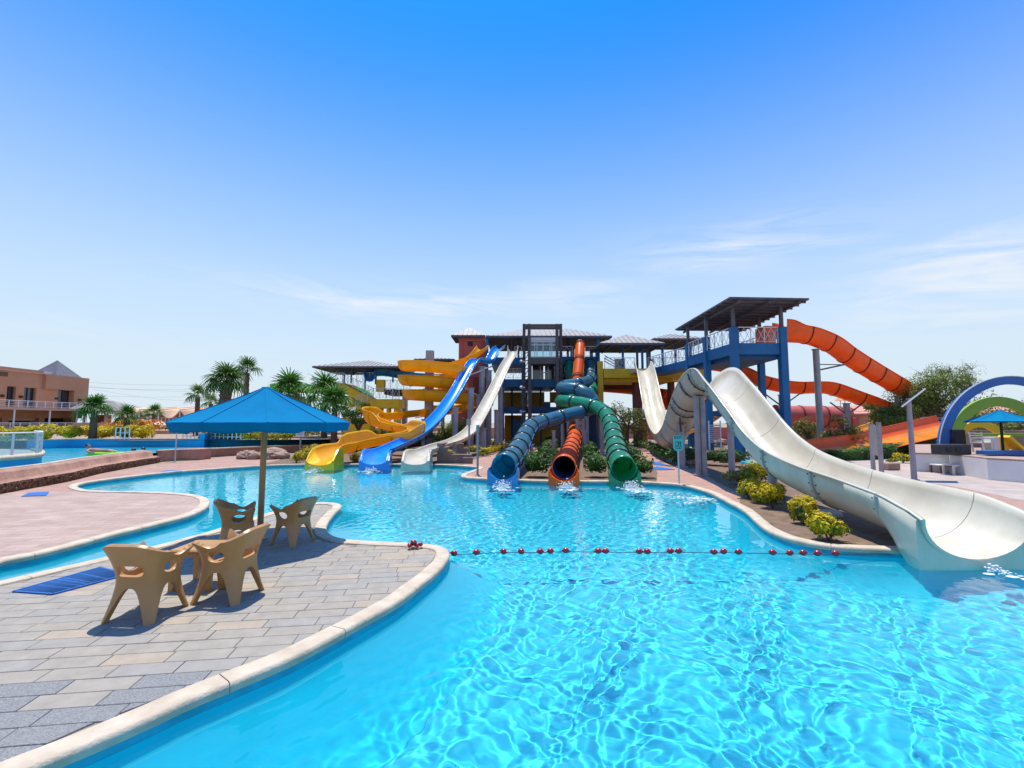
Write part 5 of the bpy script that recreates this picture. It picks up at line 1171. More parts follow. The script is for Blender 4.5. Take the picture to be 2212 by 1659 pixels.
def palm(label, p, zc, r0, L_, n, seed, mat_='palm', thick=0, skirt=False, group='fan palms', shag=0):
    rg = random.Random(seed); root = thing('fan_palm', label, 'palm tree', (p.x, p.y, p.z), group); H_ = zc - p.z; mb = MB(); K = 14
    for k in range(K):
        z0, z1 = p.z + H_ * k / K, p.z + H_ * (k + 1) / K; f = k / K; ra = r0 * (1.15 - .3 * f) * (1 + thick * sm(.45, .6, f)); rb = ra * (1.0 + .16)
        mb.tube((p.x, p.y, z0), (p.x, p.y, z1), ra, rb, 12, False)
    if shag:
        for k in range(140):
            z = zc - rg.random() * shag; a = rg.uniform(0, 6.28); d = Vector((math.cos(a), math.sin(a), 0)); q = Vector((p.x, p.y, z)) + d * r0 * 1.0; mb.bar(q, q + d * r0 * .75 + Vector((0, 0, r0 * .8)), .05, .03)
    mb.build('trunk', M['trunk'], root)
    protos = []
    for v_ in range(3):
        o = frond_mesh(rg, L_, (.25, .6, .95)[v_]).build('frond', M[mat_]); o.parent = root; protos.append(o)
    for k in range(n):
        el = 1 - k / n; v_ = 0 if el > .6 else (1 if el > .3 else 2); o = protos[v_] if k in (0, n // 2, n - 1) and False else protos[v_].copy()
        col.objects.link(o); a = k * 2.39996 + rg.uniform(-.2, .2); tilt = R(-70 + 95 * (k / n)) + rg.uniform(-.12, .12); s = rg.uniform(.85, 1.1)
        o.rotation_euler = (0, tilt, a); o.rotation_mode = 'XYZ'; o.location = (rg.uniform(-.04, .04), rg.uniform(-.04, .04), zc - p.z + rg.uniform(-.05, .1)); o.scale = (s, s, s)
    for v_, o in enumerate(protos): o.location = (0, 0, zc - p.z); o.rotation_euler = (0, R(-60 + 40 * v_), v_ * 2.1)
    return root
g = gnd(481, 977); palm('tall thick-trunked fan palm rising behind the left side of the parasol', g, at(481, 832, g.y).z, .25, 1.7, 34, 1, thick=.55, shag=1.7)
g = Vector((at(528, 930, 38).x, 38, 0)); palm('smaller fan palm crown just right of the tall palm', g, at(529, 806, 38).z, .2, 1.45, 16, 2)
g = Vector((at(423, 940, 42).x, 42, .4)); palm('slim palm with few fronds left of the tall palm', g, at(421, 858, 42).z, .2, 1.3, 11, 3)
g = Vector((at(452, 940, 46).x, 46, .4)); palm('low palm crown between the slim palm and the tall palm', g, at(453, 872, 46).z, .2, 1.2, 12, 4)
g = gnd(200, 949, .95); palm('bright green short palm behind the lazy river, left one', Vector((at(201, 930, 31.5).x, 31.5, .95)), at(201, 888, 31.5).z, .19, 1.25, 24, 5, 'palm2')
palm('bright green short palm behind the lazy river, right one', Vector((at(273, 930, 33).x, 33, .95)), at(275, 903, 33).z, .18, 1.0, 20, 6, 'palm2')
palm('small palm in the garden left of the peach tents', Vector((at(330, 930, 62).x, 62, 1)), at(240, 895, 62).z, .2, 1.6, 16, 9, 'palm2')
for k, (u, v, y, L_) in enumerate(((700, 858, 36, 2.2), (722, 880, 33, 1.8), (620, 852, 40, 2.2))):
    palm(['dense palm behind the right rim of the parasol', 'lower palm beside the topiary tree', 'palm whose crown shows above the parasol top'][k], Vector((at(u, 930, y).x, y, 0)), at(u, v, y).z, .2, L_, 20, 20 + k, 'palm2')
# broadleaf trees
def tree(name, label, p, h, crown, n, leaf, seed, size=.09, trunk=.16, group='trees', twig=0, clumps=9):
    rg = random.Random(seed); root = thing(name, label, 'tree', (p.x, p.y, p.z), group); cz = p.z + h - crown[2]; mb = MB()
    mb.tube(p, (p.x + .05 * h, p.y, p.z + h * .45), trunk, trunk * .7, 10); cl = []
    for k in range(clumps):
        a = k * 2.4 + rg.uniform(-.4, .4); rr = rg.uniform(.35, .85); q = Vector((p.x + crown[0] * rr * math.cos(a), p.y + crown[1] * rr * math.sin(a), cz + crown[2] * rg.uniform(-.55, .72))); cl.append(q)
        m_ = Vector((p.x + .05 * h, p.y, p.z + h * .42)).lerp(q, .5) + Vector((0, 0, .15)); mb.tube((p.x + .04 * h, p.y, p.z + h * .4), m_, trunk * .55, trunk * .35, 6); mb.tube(m_, q, trunk * .35, trunk * .1, 6)
        for _ in range(twig): d = Vector((rg.gauss(0, 1), rg.gauss(0, 1), abs(rg.gauss(0, 1)))).normalized(); mb.tube(q, q + d * crown[0] * rg.uniform(.25, .5), .014, .004, 4)
    mb.build('trunk', M['bark'], root); mb = MB()
    for q in cl:
        s = rg.uniform(.32, .5); leaves(mb, q, (crown[0] * s, crown[1] * s, crown[2] * s * .9), n // clumps, size, rg, 5)
    leaves(mb, (p.x, p.y, cz), (crown[0] * .75, crown[1] * .75, crown[2] * .7), n // 5, size, rg, 6)
    mb.build('crown', M[leaf], root, kind='stuff'); return root
def T(u, y): return Vector((at(u, 930, y).x, y, 0))
tree('topiary_tree', 'round-headed clipped tree in front of the ochre stairs', T(770, 36), at(770, 868, 36).z, (1.35, 1.2, 1.0), 2600, 'topiary', 1, .07)
tree('olive_tree', 'grey-green tree behind the green tube under the ochre bridge', T(1352, 36), at(1352, 853, 36).z, (2.0, 1.6, 2.0), 4200, 'olive', 2, .08, clumps=12)
tree('garden_tree', 'small dark tree between the cream body slide and the spiral', T(915, 36), at(915, 917, 36).z, (1.3, 1, .9), 1500, 'topiary', 3, .07)
tree('garden_tree', 'low green tree behind the foot of the blue body slide', T(962, 38), at(962, 905, 38).z, (1.2, 1, 1.1), 1500, 'mesquite', 4, .07)
tree('garden_tree', 'light green tree beside the grey column left of the tower', T(985, 37), at(985, 908, 37).z, (.9, .9, 1.1), 1200, 'mesquite', 14, .07)
tree('garden_tree', 'bushy tree below the spiral coils', T(1000, 41), at(1000, 900, 41).z, (1.3, 1, 1.4), 1300, 'topiary', 15, .07)
tree('feathery_tree', 'big feathery tree with bare upper twigs right of the orange flume', T(2010, 35.6), at(2060, 772, 35.6).z - .5, (3.6, 1.3, 2.8), 15000, 'mesquite', 5, .075, .25, twig=6, clumps=20)
tree('feathery_tree', 'lighter feathery tree spreading low under the end of the orange flume', T(1925, 34.5), at(1925, 868, 34.5).z, (2.0, .9, 1.3), 6000, 'mesquite', 6, .075, .14, clumps=14)
tree('feathery_tree', 'sparse top twigs of a taller tree behind the feathery one', T(2070, 38), at(2070, 765, 38).z, (1.8, 1.4, 2.2), 2200, 'mesquite', 16, .06, .12, twig=14, clumps=12)
tree('feathery_tree', 'feathery tree showing inside the painted arches', T(2180, 30), at(2180, 855, 30).z, (3.2, 2, 1.8), 4500, 'olive', 7, .08, clumps=14)
tree('oleander_tree', 'round shrubby tree right of the thick grey column', T(1822, 30), at(1822, 898, 30).z, (1.7, 1.2, 1.3), 3200, 'olive', 8, .07)
tree('oleander_tree', 'upright shrubby tree between the blue tower and the thick grey column', T(1742, 33), at(1742, 892, 33).z, (1.3, 1.1, 1.5), 2400, 'olive', 9, .07)
tree('oleander_tree', 'leafy tree behind the descending cream slide left of the blue tower leg', T(1652, 29), at(1652, 872, 29).z, (1.3, 1.1, 1.5), 2400, 'mesquite', 10, .07)
tree('garden_tree', 'dark tree at the horizon left of the parasol tip', T(600, 60), at(600, 852, 60).z, (4, 2, 2), 2400, 'topiary', 12, .14)
row('# low bush from the left at the foot of the blue corner tower', (1740, 968), (1785, 972), 4, .6, .6, 'hedge', 'low bushes by the blue tower', 260, .07, 30)
shrub('golden_bush', 'round golden bush at the right end of the long hedge', gnd(1951, 1000), .38, .5, 'yelshrub', None, 380, .05, 90, two='yelgreen'); shrub('golden_bush', 'small faded bush left of the round golden one by the long hedge', gnd(1925, 1001), .3, .3, 'yelgreen', None, 260, .05, 91)
row('# clipped round bush under the ochre bridge from the left', (1360, 944), (1395, 948), 2, .9, 1.3, 'topiary', 'round bushes under the bridge', 420, .08, 33)
# small plants in the strip left of the tall palm
for k, (u, v, h) in enumerate(((499, 978, .5), (528, 975, .5), (590, 968, .55), (548, 972, .35), (470, 980, .7), (450, 979, .45))):
    shrub('bed_plant', ['low plant right beside the tall palm trunk', 'low plant second right of the tall palm trunk', 'sparse plant by the river wall left of the parasol pole', 'tiny plant between two larger ones by the river', 'leafy plant left at the foot of the tall palm', 'small plant at the end of the stucco wall'][k], gnd(u, v), .3, h, 'olive', 'plants in the sandy strip', 110, .07, 40 + k)
# ---------------------------------------------------------------- lazy river and its walls
nb = [gnd(u, v) for u, v in ((-130, 1100), (0, 1067), (146, 1040), (229, 1020), (344, 999))]
rt_ = [gnd(u, v, .6) for u, v in ((-130, 1032), (0, 1013), (75, 1005), (208, 994), (344, 977.5), (437, 970))]
rw = thing('river_wall', 'long low pink stucco wall with a rough stone foot along the lazy river', 'wall', (-15.5, 18, 0))
mb = MB(); P = resample(catmull([Vector((p.x, p.y, 0)) for p in nb], 6), .5); n = len(P); T_n = []
for i in range(n):
    t = P[min(i + 1, n - 1)] - P[max(i - 1, 0)]; T_n.append(Vector((-t.y, t.x, 0)).normalized())       # towards the river
rg = random.Random(9)
prof = [(0.0, 0, 'b'), (.02, .27, 'b'), (.0, .30, 's'), (.22, .32, 's'), (.30, .36, 's'), (.34, .56, 's'), (.40, .615, 's'), (.55, .63, 's'), (.62, .60, 's'), (.63, .3, 's')]
for a, b, nm, m in ((0, 1, 'stone_foot', 'rockbase'), (2, 9, 'stucco_band', 'stucco')):
    mb = MB(); K = b - a + 1; vs = []
    for i in range(n):
        for o_, z, _ in prof[a:b + 1]: j_ = rg.uniform(-.012, .012) if m == 'stucco' else 0; q = P[i] + T_n[i] * (o_ + j_); vs.append((q.x, q.y, z + j_ * .6))
    mb.add(vs, [(i * K + k, (i + 1) * K + k, (i + 1) * K + k + 1, i * K + k + 1) for i in range(n - 1) for k in range(K - 1)], True); mb.build(nm, M[m], rw)
mb = MB()
for _ in range(1500):
    f = rg.random() * (n - 1.001); i = int(f); q = P[i].lerp(P[i + 1], f - i); z = rg.uniform(.02, .27); mb.ball((q.x, q.y, z), rg.uniform(.03, .06), 5, 4, (1, .6, .8), .25, rg)
mb.build('stones', M['rock'], rw, kind='stuff')
mb = MB(); vs = []
for i in range(n):
    for o_, z in ((.60, .605), (.62, .665), (.80, .665), (.82, .605)): q = P[i] + T_n[i] * o_; vs.append((q.x, q.y, z))
mb.add(vs, [(i * 4 + k, (i + 1) * 4 + k, (i + 1) * 4 + k + 1, i * 4 + k + 1) for i in range(n - 1) for k in range(3)]); mb.build('river_edge', M['coping'], rw)
# end block of the wall
eb = thing('stucco_block', 'chunky pink stucco block ending the river wall', 'wall', tuple(gnd(400, 992)))
a = gnd(340, 998); b = gnd(442, 992); mb = MB(); mb.prism([(a.x, a.y), (b.x - .9, b.y - .9), (b.x, b.y - .5), (b.x + .1, b.y + .4), (b.x - .8, b.y + 1.0), (a.x - .8, a.y + .9)], 0, .60); mb.build('block', M['stucco'], eb)
mb = MB(); mb.prism([(a.x + .2, a.y - .5), (b.x - 1.8, b.y - 1.6), (b.x - 1.7, b.y - 1.2), (a.x + .2, a.y + .1)], 0, .32); mb.build('bench', M['stucco'], eb)
rk = gnd(555, 993); bo = thing('planter_rock', 'rough pink boulder planter with a scooped top on the pink deck', 'rock', tuple(rk)); mb = MB()
for k in range(16):
    f = k / 15; mb.ball((rk.x - 1.2 + 2.4 * f, rk.y + .6 + .2 * math.sin(k), .16), .3, 9, 7, (1, 1.2, .9 + .25 * math.sin(k * 1.9)), .16, rg)
mb.build('rock', M['boulder'], bo)
mb = MB(); mb.ball((rk.x + .3, rk.y + 1.3, .3), .5, 12, 8, (1.3, 1, .7), .12, rg); mb.build('rock', M['boulder'], bo)
# river water sheet and far wall
rv = [(-24, 8), (-16.2, 9)] + [(P[i] + T_n[i] * .8)[:2] for i in range(0, n, 4)] + [tuple(gnd(u, v, .5)[:2]) for u, v in ((437, 970), (520, 966), (680, 961))]
far_ = [gnd(u, v, .5) for u, v in ((680, 957), (560, 961), (500, 962.5), (443, 963), (430, 964.5), (300, 964.5), (150, 966))]
rv += [tuple(p[:2]) for p in far_] + [(-40, 25), (-40, 8)]
sheet('river_bed', rv, [], -.004, M['poolpaint'], kind='structure')
rm = bpy.data.materials.new('river_water'); rm.use_nodes = True; T2 = rm.node_tree; b = T2.nodes['Principled BSDF']
b.inputs['Base Color'].default_value = (.025, .45, .58, 1); b.inputs['Roughness'].default_value = .06; no = T2.nodes.new("ShaderNodeTexNoise"); no.inputs['Scale'].default_value = 2.2; no.inputs['Detail'].default_value = 5
ge = T2.nodes.new("ShaderNodeNewGeometry"); T2.links.new(ge.outputs['Position'], no.inputs['Vector']); bp = T2.nodes.new("ShaderNodeBump"); bp.inputs['Strength'].default_value = .5; bp.inputs['Distance'].default_value = .12; T2.links.new(no.outputs[0], bp.inputs['Height']); T2.links.new(bp.outputs[0], b.inputs['Normal'])
sheet('river_water', rv, [], .47, rm, kind='structure')
mb = MB(); kb_ = [gnd(u, v, .5) for u, v in ((437, 970.5), (520, 966.5), (600, 963.5), (690, 960.5))]
kw = thing('river_kerb', 'low pale kerb wall closing the near side of the river behind the parasol pole', 'wall', tuple(kb_[0]))
for a, b in zip(kb_, kb_[1:]):
    mb = MB(); mb.add([(a.x, a.y, 0), (b.x, b.y, 0), (b.x, b.y, .5), (a.x, a.y, .5)], [(0, 1, 2, 3)]); mb.build('wall_section', M['stucco'], kw)
    mb = MB(); mb.bar(Vector((a.x, a.y + .1, .5)), Vector((b.x, b.y + .1, .5)), .35, .07); mb.build('rim', M['coping'], kw)
fw = thing('river_far_wall', 'blue painted far wall of the lazy river with a pale rim', 'wall', tuple(far_[4])); 
fp = [gnd(u, v, .5) for u, v in ((720, 956), (680, 957), (560, 961), (500, 962.5), (443, 963), (430, 964.5), (300, 964.5), (150, 966), (60, 969))]
hz = [.85, .85, .9, .95, 1.35, 1.3, .97, .98, 1.0, 1.0]
for i, (a, b) in enumerate(zip(fp, fp[1:])):
    d = (b - a).normalized(); nrm = Vector((-d.y, d.x, 0)); nrm = nrm if nrm.y > 0 else -nrm; z1 = 1.32 if 3 <= i <= 4 else .98
    mb = MB(); mb.add([(a.x, a.y, .1), (b.x, b.y, .1), (b.x, b.y, z1), (a.x, a.y, z1)] + [((p + nrm * .3).x, (p + nrm * .3).y, z) for p, z in ((a, .1), (b, .1), (b, z1), (a, z1))], [(0, 1, 2, 3), (3, 2, 6, 7), (0, 3, 7, 4), (1, 5, 6, 2), (4, 7, 6, 5)]); mb.build('wall_section', M['riverwall'], fw)
    mb = MB(); mb.bar(Vector((a.x, a.y, z1 + .03)) + nrm * .12, Vector((b.x, b.y, z1 + .03)) + nrm * .12, .36, .06); mb.build('rim', M['coping'], fw)
# near bastion with the glass fence
bs = thing('river_bastion', 'rounded blue-walled platform end in the lazy river carrying a glass fence', 'platform', (-19, 16, 0))
bp_ = [gnd(u, v, .9) for u, v in ((-60, 995), (0, 991), (50, 987), (80, 984), (91, 980), (88, 975), (70, 972))]; bp_ = resample(catmull(bp_, 6), .3)
poly = [(p.x, p.y) for p in bp_] + [(-30, 24), (-34, 16)]
mb = MB(); mb.prism(poly, .02, .86); mb.build('wall', M['riverwall'], bs)
mb = MB(); mb.path([Vector((p.x, p.y, .9)) for p in bp_], .09, 6); mb.build('rim', M['coping'], bs)
mb = MB(); mb.prism(poly, .86, .9); mb.build('deck', M['plaza'], bs)
gf = thing('glass_fence', 'pale metal and glass fence curving along the river platform at the far left', 'fence', (-19, 16, .9)); up = Vector((0, 0, .82))
gp = [Vector((p.x, p.y, .92)) + Vector((-.15, .1, 0)) for p in bp_[::4]]
for a, b in zip(gp, gp[1:]):
    mb = MB(); mb.bar(a, a + up, .05); mb.build('post', M['whiterail'], gf); mb = MB(); mb.slab(a + up * .92, b + up * .92, b + up * .1, a + up * .1, .012); mb.build('glass_pane', M['clear'], gf)
mb = MB(); mb.path([p + up for p in gp], .028, 6); mb.build('handrail', M['whiterail'], gf)
# raised garden behind the river
sheet('garden_terrace', [(-23.5, 30.9), (-9, 33.5), (-6, 60), (-20, 120), (-140, 120), (-60, 30)], [], .93, M['sand'], kind='structure')
def hedge_mass(name, label, A, B, w, h, leaf, n, z=.95, seed=1, size=.09):
    a, b = gnd(*A, z), gnd(*B, z); rg = random.Random(seed); mb = MB(); L_ = (b - a).length; k = max(3, int(L_ / .7)); t = thing(name, label, 'flower bed', tuple(a))
    for i in range(k):
        leaves(mb, a.lerp(b, (i + .5) / k) + Vector((0, rg.uniform(-w * .3, w * .3), h * .45)), (L_ / k * .62, w, h * rg.uniform(.5, .62)), n // k, size, rg, 4)
    mb.build('foliage', M[leaf], t, kind='stuff'); return t
hedge_mass('yellow_bed', 'bank of yellow bushes behind the left part of the lazy river', (-20, 953), (150, 951), 1.1, 1.0, 'yelshrub', 6000, seed=1)
hedge_mass('yellow_bed', 'bank of yellow bushes behind the middle of the lazy river', (180, 948), (330, 948), 1.1, 1.0, 'yelshrub', 5200, seed=2)
hedge_mass('flower_bed', 'orange flower bed behind the short palms', (385 - 130, 937), (470 - 150, 937), 3.5, 1.6, 'flower', 2000, seed=3, size=.16)
hedge_mass('low_bed', 'strip of low plants behind the right part of the lazy river', (440, 950), (640, 952), .8, .6, 'yelgreen', 2400, z=.9, seed=4)
hedge_mass('green_bed', 'dark green plants under the parasol rim beyond the river', (460, 944), (720, 944), 1.2, 1.0, 'olive', 3000, z=.9, seed=5)
def fence(label, A, B, z, h, n, seed=0, name='white_fence'):
    a, b = gnd(*A, z), gnd(*B, z); t = thing(name, label, 'fence', tuple(a)); up = Vector((0, 0, h))
    for k in range(n + 1): p = a.lerp(b, k / n); mb = MB(); mb.bar(p, p + up, .05); mb.build('post', M['whiterail'], t)
    for f in (1, .55, .15): mb = MB(); mb.bar(a + up * f, b + up * f, .035); mb.build('rail', M['whiterail'], t)
    return t
fence('white fence on the river rim right of the second short palm', (249, 949.5), (279, 949.5), .98, .8, 3)
fence('white fence along the river wall under the parasol rim', (395, 947), (520, 949), .98, 1.0, 14)
# ---------------------------------------------------------------- hotel building on the left
hb = thing('hotel_building', 'two-storey terracotta hotel wing with white balcony rails at the far left', 'building', (-95, 85, 0))
xw = -90.0
def hp_(u, v): a = (u - 1106) / FPX; return None
def wallbox(name, m, y0, y1, z0, z1, x0, x1, root=hb): mb = MB(); mb.box((x0, y0, z0), (x1, y1, z1)); return mb.build(name, M[m], root)
# upper storey wall has openings: built from bands
yA, yB = 60.0, 97.5
def yof(u): return -90.0 / ((u - 1106) / FPX) * 1.0
def zof(v, u): y = -90.0 / ((u - 1106) / FPX); return at(u, v, y).z
wallbox('wall', 'adobe', 60, 88.5, 8.6, 12.0, -104, xw); wallbox('wall', 'adobe', 88.5, yB, 8.6, 11.4, -104, xw + .6)
wallbox('parapet_band', 'adobe2', 60, 88.5, 11.3, 11.6, xw, xw + .2)
ops = [(75.5, 77.0, 2.4), (79.2, 80.6, 2.2), (82.3, 83.8, 2.0), (85.2, 87.4, 2.0), (91.6, 94.4, 2.6)]
ys = [60] + [c for a, b, _ in ops for c in (a, b)] + [yB]
for a, b in zip(ys[::2], ys[1::2]): wallbox('wall', 'adobe', a, b, 4.9, 8.6, -104 if a > 60 else -104, xw + (.6 if a > 88 else 0))
for a, b, _ in ops: wallbox('window', 'glass', a, b, 4.9, 8.6, xw - .7, xw - .6); mb = MB(); [mb.box((xw - .6, y - .08, 4.9), (xw - .5, y + .08, 8.6)) for y in (a + .08, (a + b) / 2, b - .08)]; mb.build('window_frame', M['interior'], hb)
for y in (78.2, 81.5, 84.6, 90.6, 95.5): mb = MB(); mb.box((xw + .0 if y < 88 else xw + .6, y - .2, 6.6), (xw + (.4 if y < 88 else 1.0), y + .2, 7.0)); mb.build('wall_lamp', M['interior'], hb)
mb = MB(); mb.box((xw, 80.9, 10.3), (xw + .15, 82.1, 11.0)); mb.build('wall_emblem', M['trunk'], hb)
wallbox('balcony_slab', 'adobe2', 72, 101, 4.35, 4.8, xw - .2, xw + 4)
wallbox('ground_floor_wall', 'adobe', 60, yB, 3.0, 4.35, -104, xw - .3)
for y in (62, 70, 76, 82.2, 88.6, 95.2): wallbox('pillar', 'adobe', y, y + 1.1, .9, 3.0, -104, xw - .3)
wallbox('ground_floor_opening', 'interior', 60, 97, .9, 3.0, -104, xw - 2)
wallbox('blind', 'adobe2', 77.3, 88.4, 2.45, 3.0, xw - .9, xw - .8)
for y in (73, 80.4, 86.6, 92.0, 99): mb = MB(); mb.tube((xw + 3.7, y, .9), (xw + 3.7, y, 4.35), .14, .14, 8); mb.build('balcony_post', M['whiterail'], hb)
wallbox('corner_tower', 'adobe2', 66, 73.2, 3.9, 5.4, xw - .5, xw + 4.3)
wallbox('tower_pillar', 'adobe2', 72.0, 73.2, .9, 3.9, xw + 3.2, xw + 4.3)
railing(hb, [(xw + 3.9, 73, 4.8), (xw + 3.9, 101, 4.8)], 1.15, step=1.6, cross=False, w=.1); railing(hb, [(xw + 4.2, 66, 5.4), (xw + 4.2, 73.2, 5.4)], 1.15, step=1.6, cross=False, w=.1)
railing(hb, [(xw + 4.6, 66, .95), (xw + 4.6, 97, .95)], 1.1, step=1.6, cross=False, w=.1)
mb = MB(); c = at(111, 790, 95); 
def pyr(mb, cx, cy, z, hx, hy, r): mb.add([(cx - hx, cy - hy, z), (cx + hx, cy - hy, z), (cx + hx, cy + hy, z), (cx - hx, cy + hy, z), (cx, cy, z + r)], [(0, 1, 4), (1, 2, 4), (2, 3, 4), (3, 0, 4)])
pyr(mb, -95, 96.0, 11.7, 2.8, 2.8, 3.4); mb.build('pyramid_roof', M['soffit'], hb)
mb = MB(); mb.box((-101, 86, 11.4), (-93, 97, 12.3)); mb.build('roof_plant', M['galv'], hb)
# pavilion roof and tents
gp2 = thing('garden_pavilion', 'low grey-roofed garden pavilion right of the hotel', 'pavilion', tuple(at(220, 915, 95)))
hip(gp2, at(222, 900, 97).x, 97, 8.5, 5, at(222, 888, 95).z, 2.2, 2)
for u_ in (180, 200, 225, 255): mb = MB(); bx(mb, u_, 888, u_ + 2.5, 918, 95, 95.3); mb.build('post', M['whiterail'], gp2)
mb = MB(); bx(mb, 195, 896, 232, 920, 99, 100); mb.build('back_wall', M['adobe'], gp2)
mb = MB(); bx(mb, 185, 888, 262, 894, 92, 92.2); mb.build('awning', M['tent'], gp2)
for k, (u0, u1) in enumerate(((256, 300), (300, 342), (342, 388), (388, 430))):
    Y = 82; L0_, R0 = at(u0, 905, Y), at(u1, 905, Y); tt = thing('peach_tent', ['leftmost peach tent with curved peaked roof beyond the river', 'second peach tent from the left beyond the river', 'third peach tent from the left beyond the river', 'fourth peach tent from the left, partly behind the parasol tip'][k], 'tent', (L0_.x, Y, 1), 'peach tents beyond the river')
    mb = MB(); n = 10; zt = at(u1, 884, Y).z; ze_ = at(u1, 903, Y).z; vs = []
    for i in range(n + 1):
        f = i / n; x = L0_.x + (R0.x - L0_.x) * f; g_ = abs(f - .0) if False else f; s = (f ** 1.6 if f < .0 else 0); zz = ze_ + (zt - ze_) * (abs(2 * f - 1) ** 1.8)
        vs += [(x, Y, zz), (x, Y + 9, zz + .8)]
    mb.add(vs, [(2 * i, 2 * i + 2, 2 * i + 3, 2 * i + 1) for i in range(n)], True); q = mb.build('tent_roof', M['tent'], tt); so_ = q.modifiers.new('thick', 'SOLIDIFY'); so_.thickness = .12
    mb = MB(); 
    for i in range(n): a, b = vs[2 * i], vs[2 * i + 2]; mb.quad((a[0], Y + .3, 1), (b[0], Y + .3, 1), (b[0], Y + .3, b[2] - .02), (a[0], Y + .3, a[2] - .02))
    mb.build('tent_side', M['tentside'], tt)
    mb = MB(); mb.tube((R0.x, Y, 1), (R0.x, Y, zt), .12, .1, 6); mb.build('tent_pole', M['whiterail'], tt)
for k, (u, v) in enumerate(((318, 912), (346, 913), (372, 914), (330, 916), (358, 917), (388, 917), (405, 915))):
    Y = 60; p = at(u, v, Y); umbrella('straw_parasol', ['peach parasol on the far lawn, upper left one', 'peach parasol on the far lawn, upper middle one', 'peach parasol on the far lawn, upper right one', 'peach parasol on the far lawn, lower left one', 'peach parasol on the far lawn, lower middle one', 'peach parasol on the far lawn, lower right one', 'peach parasol on the far lawn next to the blue parasol rim'][k], p.x, Y, .9, 1.1, p.z - .25, p.z + .25, .1, M['tent'], M['pole'], .05, 6, 0, 'peach parasols on the far lawn')
fence('long white fence on the terrace left of the parasol tip', (510 - 130, 925), (268, 925), .95 + .3, 1.6, 14)
tw = thing('garden_rock_wall', 'terracotta garden wall stepping down behind the short palms', 'wall', tuple(at(200, 925, 50)))
for (u0, v0, u1, v1) in ((158, 914, 196, 932), (196, 917, 210, 930), (242, 930, 290, 940), (294, 930, 396, 938)): mb = MB(); bx(mb, u0, v0, u1, v1, 48, 50); mb.build('wall_section', M['adobe'], tw)
ex2 = thing('distant_block', 'low dark red building block on the horizon behind the tall palm', 'building', tuple(at(570, 900, 150)))
mb = MB(); bx(mb, 555, 850, 600, 905, 150, 170); bx(mb, 526, 848, 556, 905, 150, 170); mb.build('wall', M['maroon'], ex2)
ex3 = thing('rooftop_frame', 'square grey roof frame on the skyline behind the palms', 'roof frame', tuple(at(628, 840, 90)))
mb = MB(); bx(mb, 615, 825, 619, 842, 90, 92); bx(mb, 637, 825, 644, 842, 90, 92); bx(mb, 615, 825, 644, 829, 90, 92); bx(mb, 603, 838, 655, 846, 90, 94); mb.build('frame', M['steel'], ex3)
py = thing('power_pylon', 'thin lattice power pylon on the skyline behind the small palm', 'pylon', tuple(at(524, 900, 200)))
mb = MB(); a, b = at(520, 900, 200), at(528, 900, 200); c, d = at(523, 790, 200), at(525, 790, 200); mb.bar(a, c, .35); mb.bar(b, d, .35)
for k in range(9): f, g_ = k / 9, (k + 1) / 9; mb.bar(a.lerp(c, f), b.lerp(d, g_), .2); mb.bar(b.lerp(d, f), a.lerp(c, g_), .2)
mb.bar(at(506, 818, 200), at(540, 818, 200), .3); mb.bar(at(512, 800, 200), at(536, 800, 200), .3); mb.build('lattice', M['galv'], py)
for k, (va, vb) in enumerate(((815, 842), (828, 850), (846, 866), (818, 858), (855, 872))):
    a, b = at(-60 if k < 4 else 200, va - 14, 180), at(506, vb - 10, 200); m_ = (a + b) / 2 - Vector((0, 0, 2.2)); mb = MB(); mb.path(catmull([a, m_, b], 8), .055, 4)
    mb.build('power_line', M['galv'], None, ['highest', 'second highest', 'middle', 'second lowest', 'lowest'][k] + ' thin power line sagging across the sky on the left', None, 'power line', 'power lines on the left', loc=tuple(a))
# swimmers
def torso(mb, p, s=1):
    mb.ball(p + Vector((0, 0, .0)), .16 * s, 10, 8, (1.6, .9, .75))
sw = thing('person', 'person lying back across a lime green float in the lazy river, one arm along it', 'person', tuple(gnd(205, 981, .5)))
c = gnd(216, 987, .5); P_ = [c + Vector(v) for v in ((-.35, 0, .12), (.05, 0, .14), (.5, .05, .10), (.95, .1, .12))]
sk = bpy.data.meshes.new('body'); jt = [(-.32, 0, .30), (-.28, 0, .22), (-.05, 0, .18), (.35, .0, .12), (.7, -.08, .20), (1.05, -.12, .10), (.7, .12, .18), (1.05, .16, .08), (-.22, -.22, .18), (.05, -.34, .12), (.3, -.36, .10), (-.22, .22, .18), (.0, .34, .12)]
eg = [(0, 1), (1, 2), (2, 3), (3, 4), (4, 5), (3, 6), (6, 7), (1, 8), (8, 9), (9, 10), (1, 11), (11, 12)]
sk.from_pydata([tuple(Vector(j)) for j in jt], eg, []); so2 = bpy.data.objects.new('body', sk); col.objects.link(so2); so2.parent = sw
mo = so2.modifiers.new('skin', 'SKIN'); sk.materials.append(M['skin'])
for i, r_ in enumerate((.05, .07, .15, .13, .075, .05, .075, .05, .05, .04, .03, .05, .04)): sk.skin_vertices[0].data[i].radius = (r_, r_)
sk.skin_vertices[0].data[3].use_root = True; so2.modifiers.new('smooth', 'SUBSURF').levels = 1
hl = MB(); o0 = origin(sw); hl.ball(o0 + Vector((-.36, 0, .38)), .105, 12, 10, (.9, .95, 1.15)); hl.build('head', M['skin'], sw); hl = MB(); hl.ball(o0 + Vector((-.39, .0, .42)), .112, 12, 10, (.9, .95, 1.0)); hl.build('hair', M['hair'], sw)
fl2 = thing('pool_float', 'lime green inflatable mattress under the bather in the lazy river', 'pool float', tuple(o0)); 
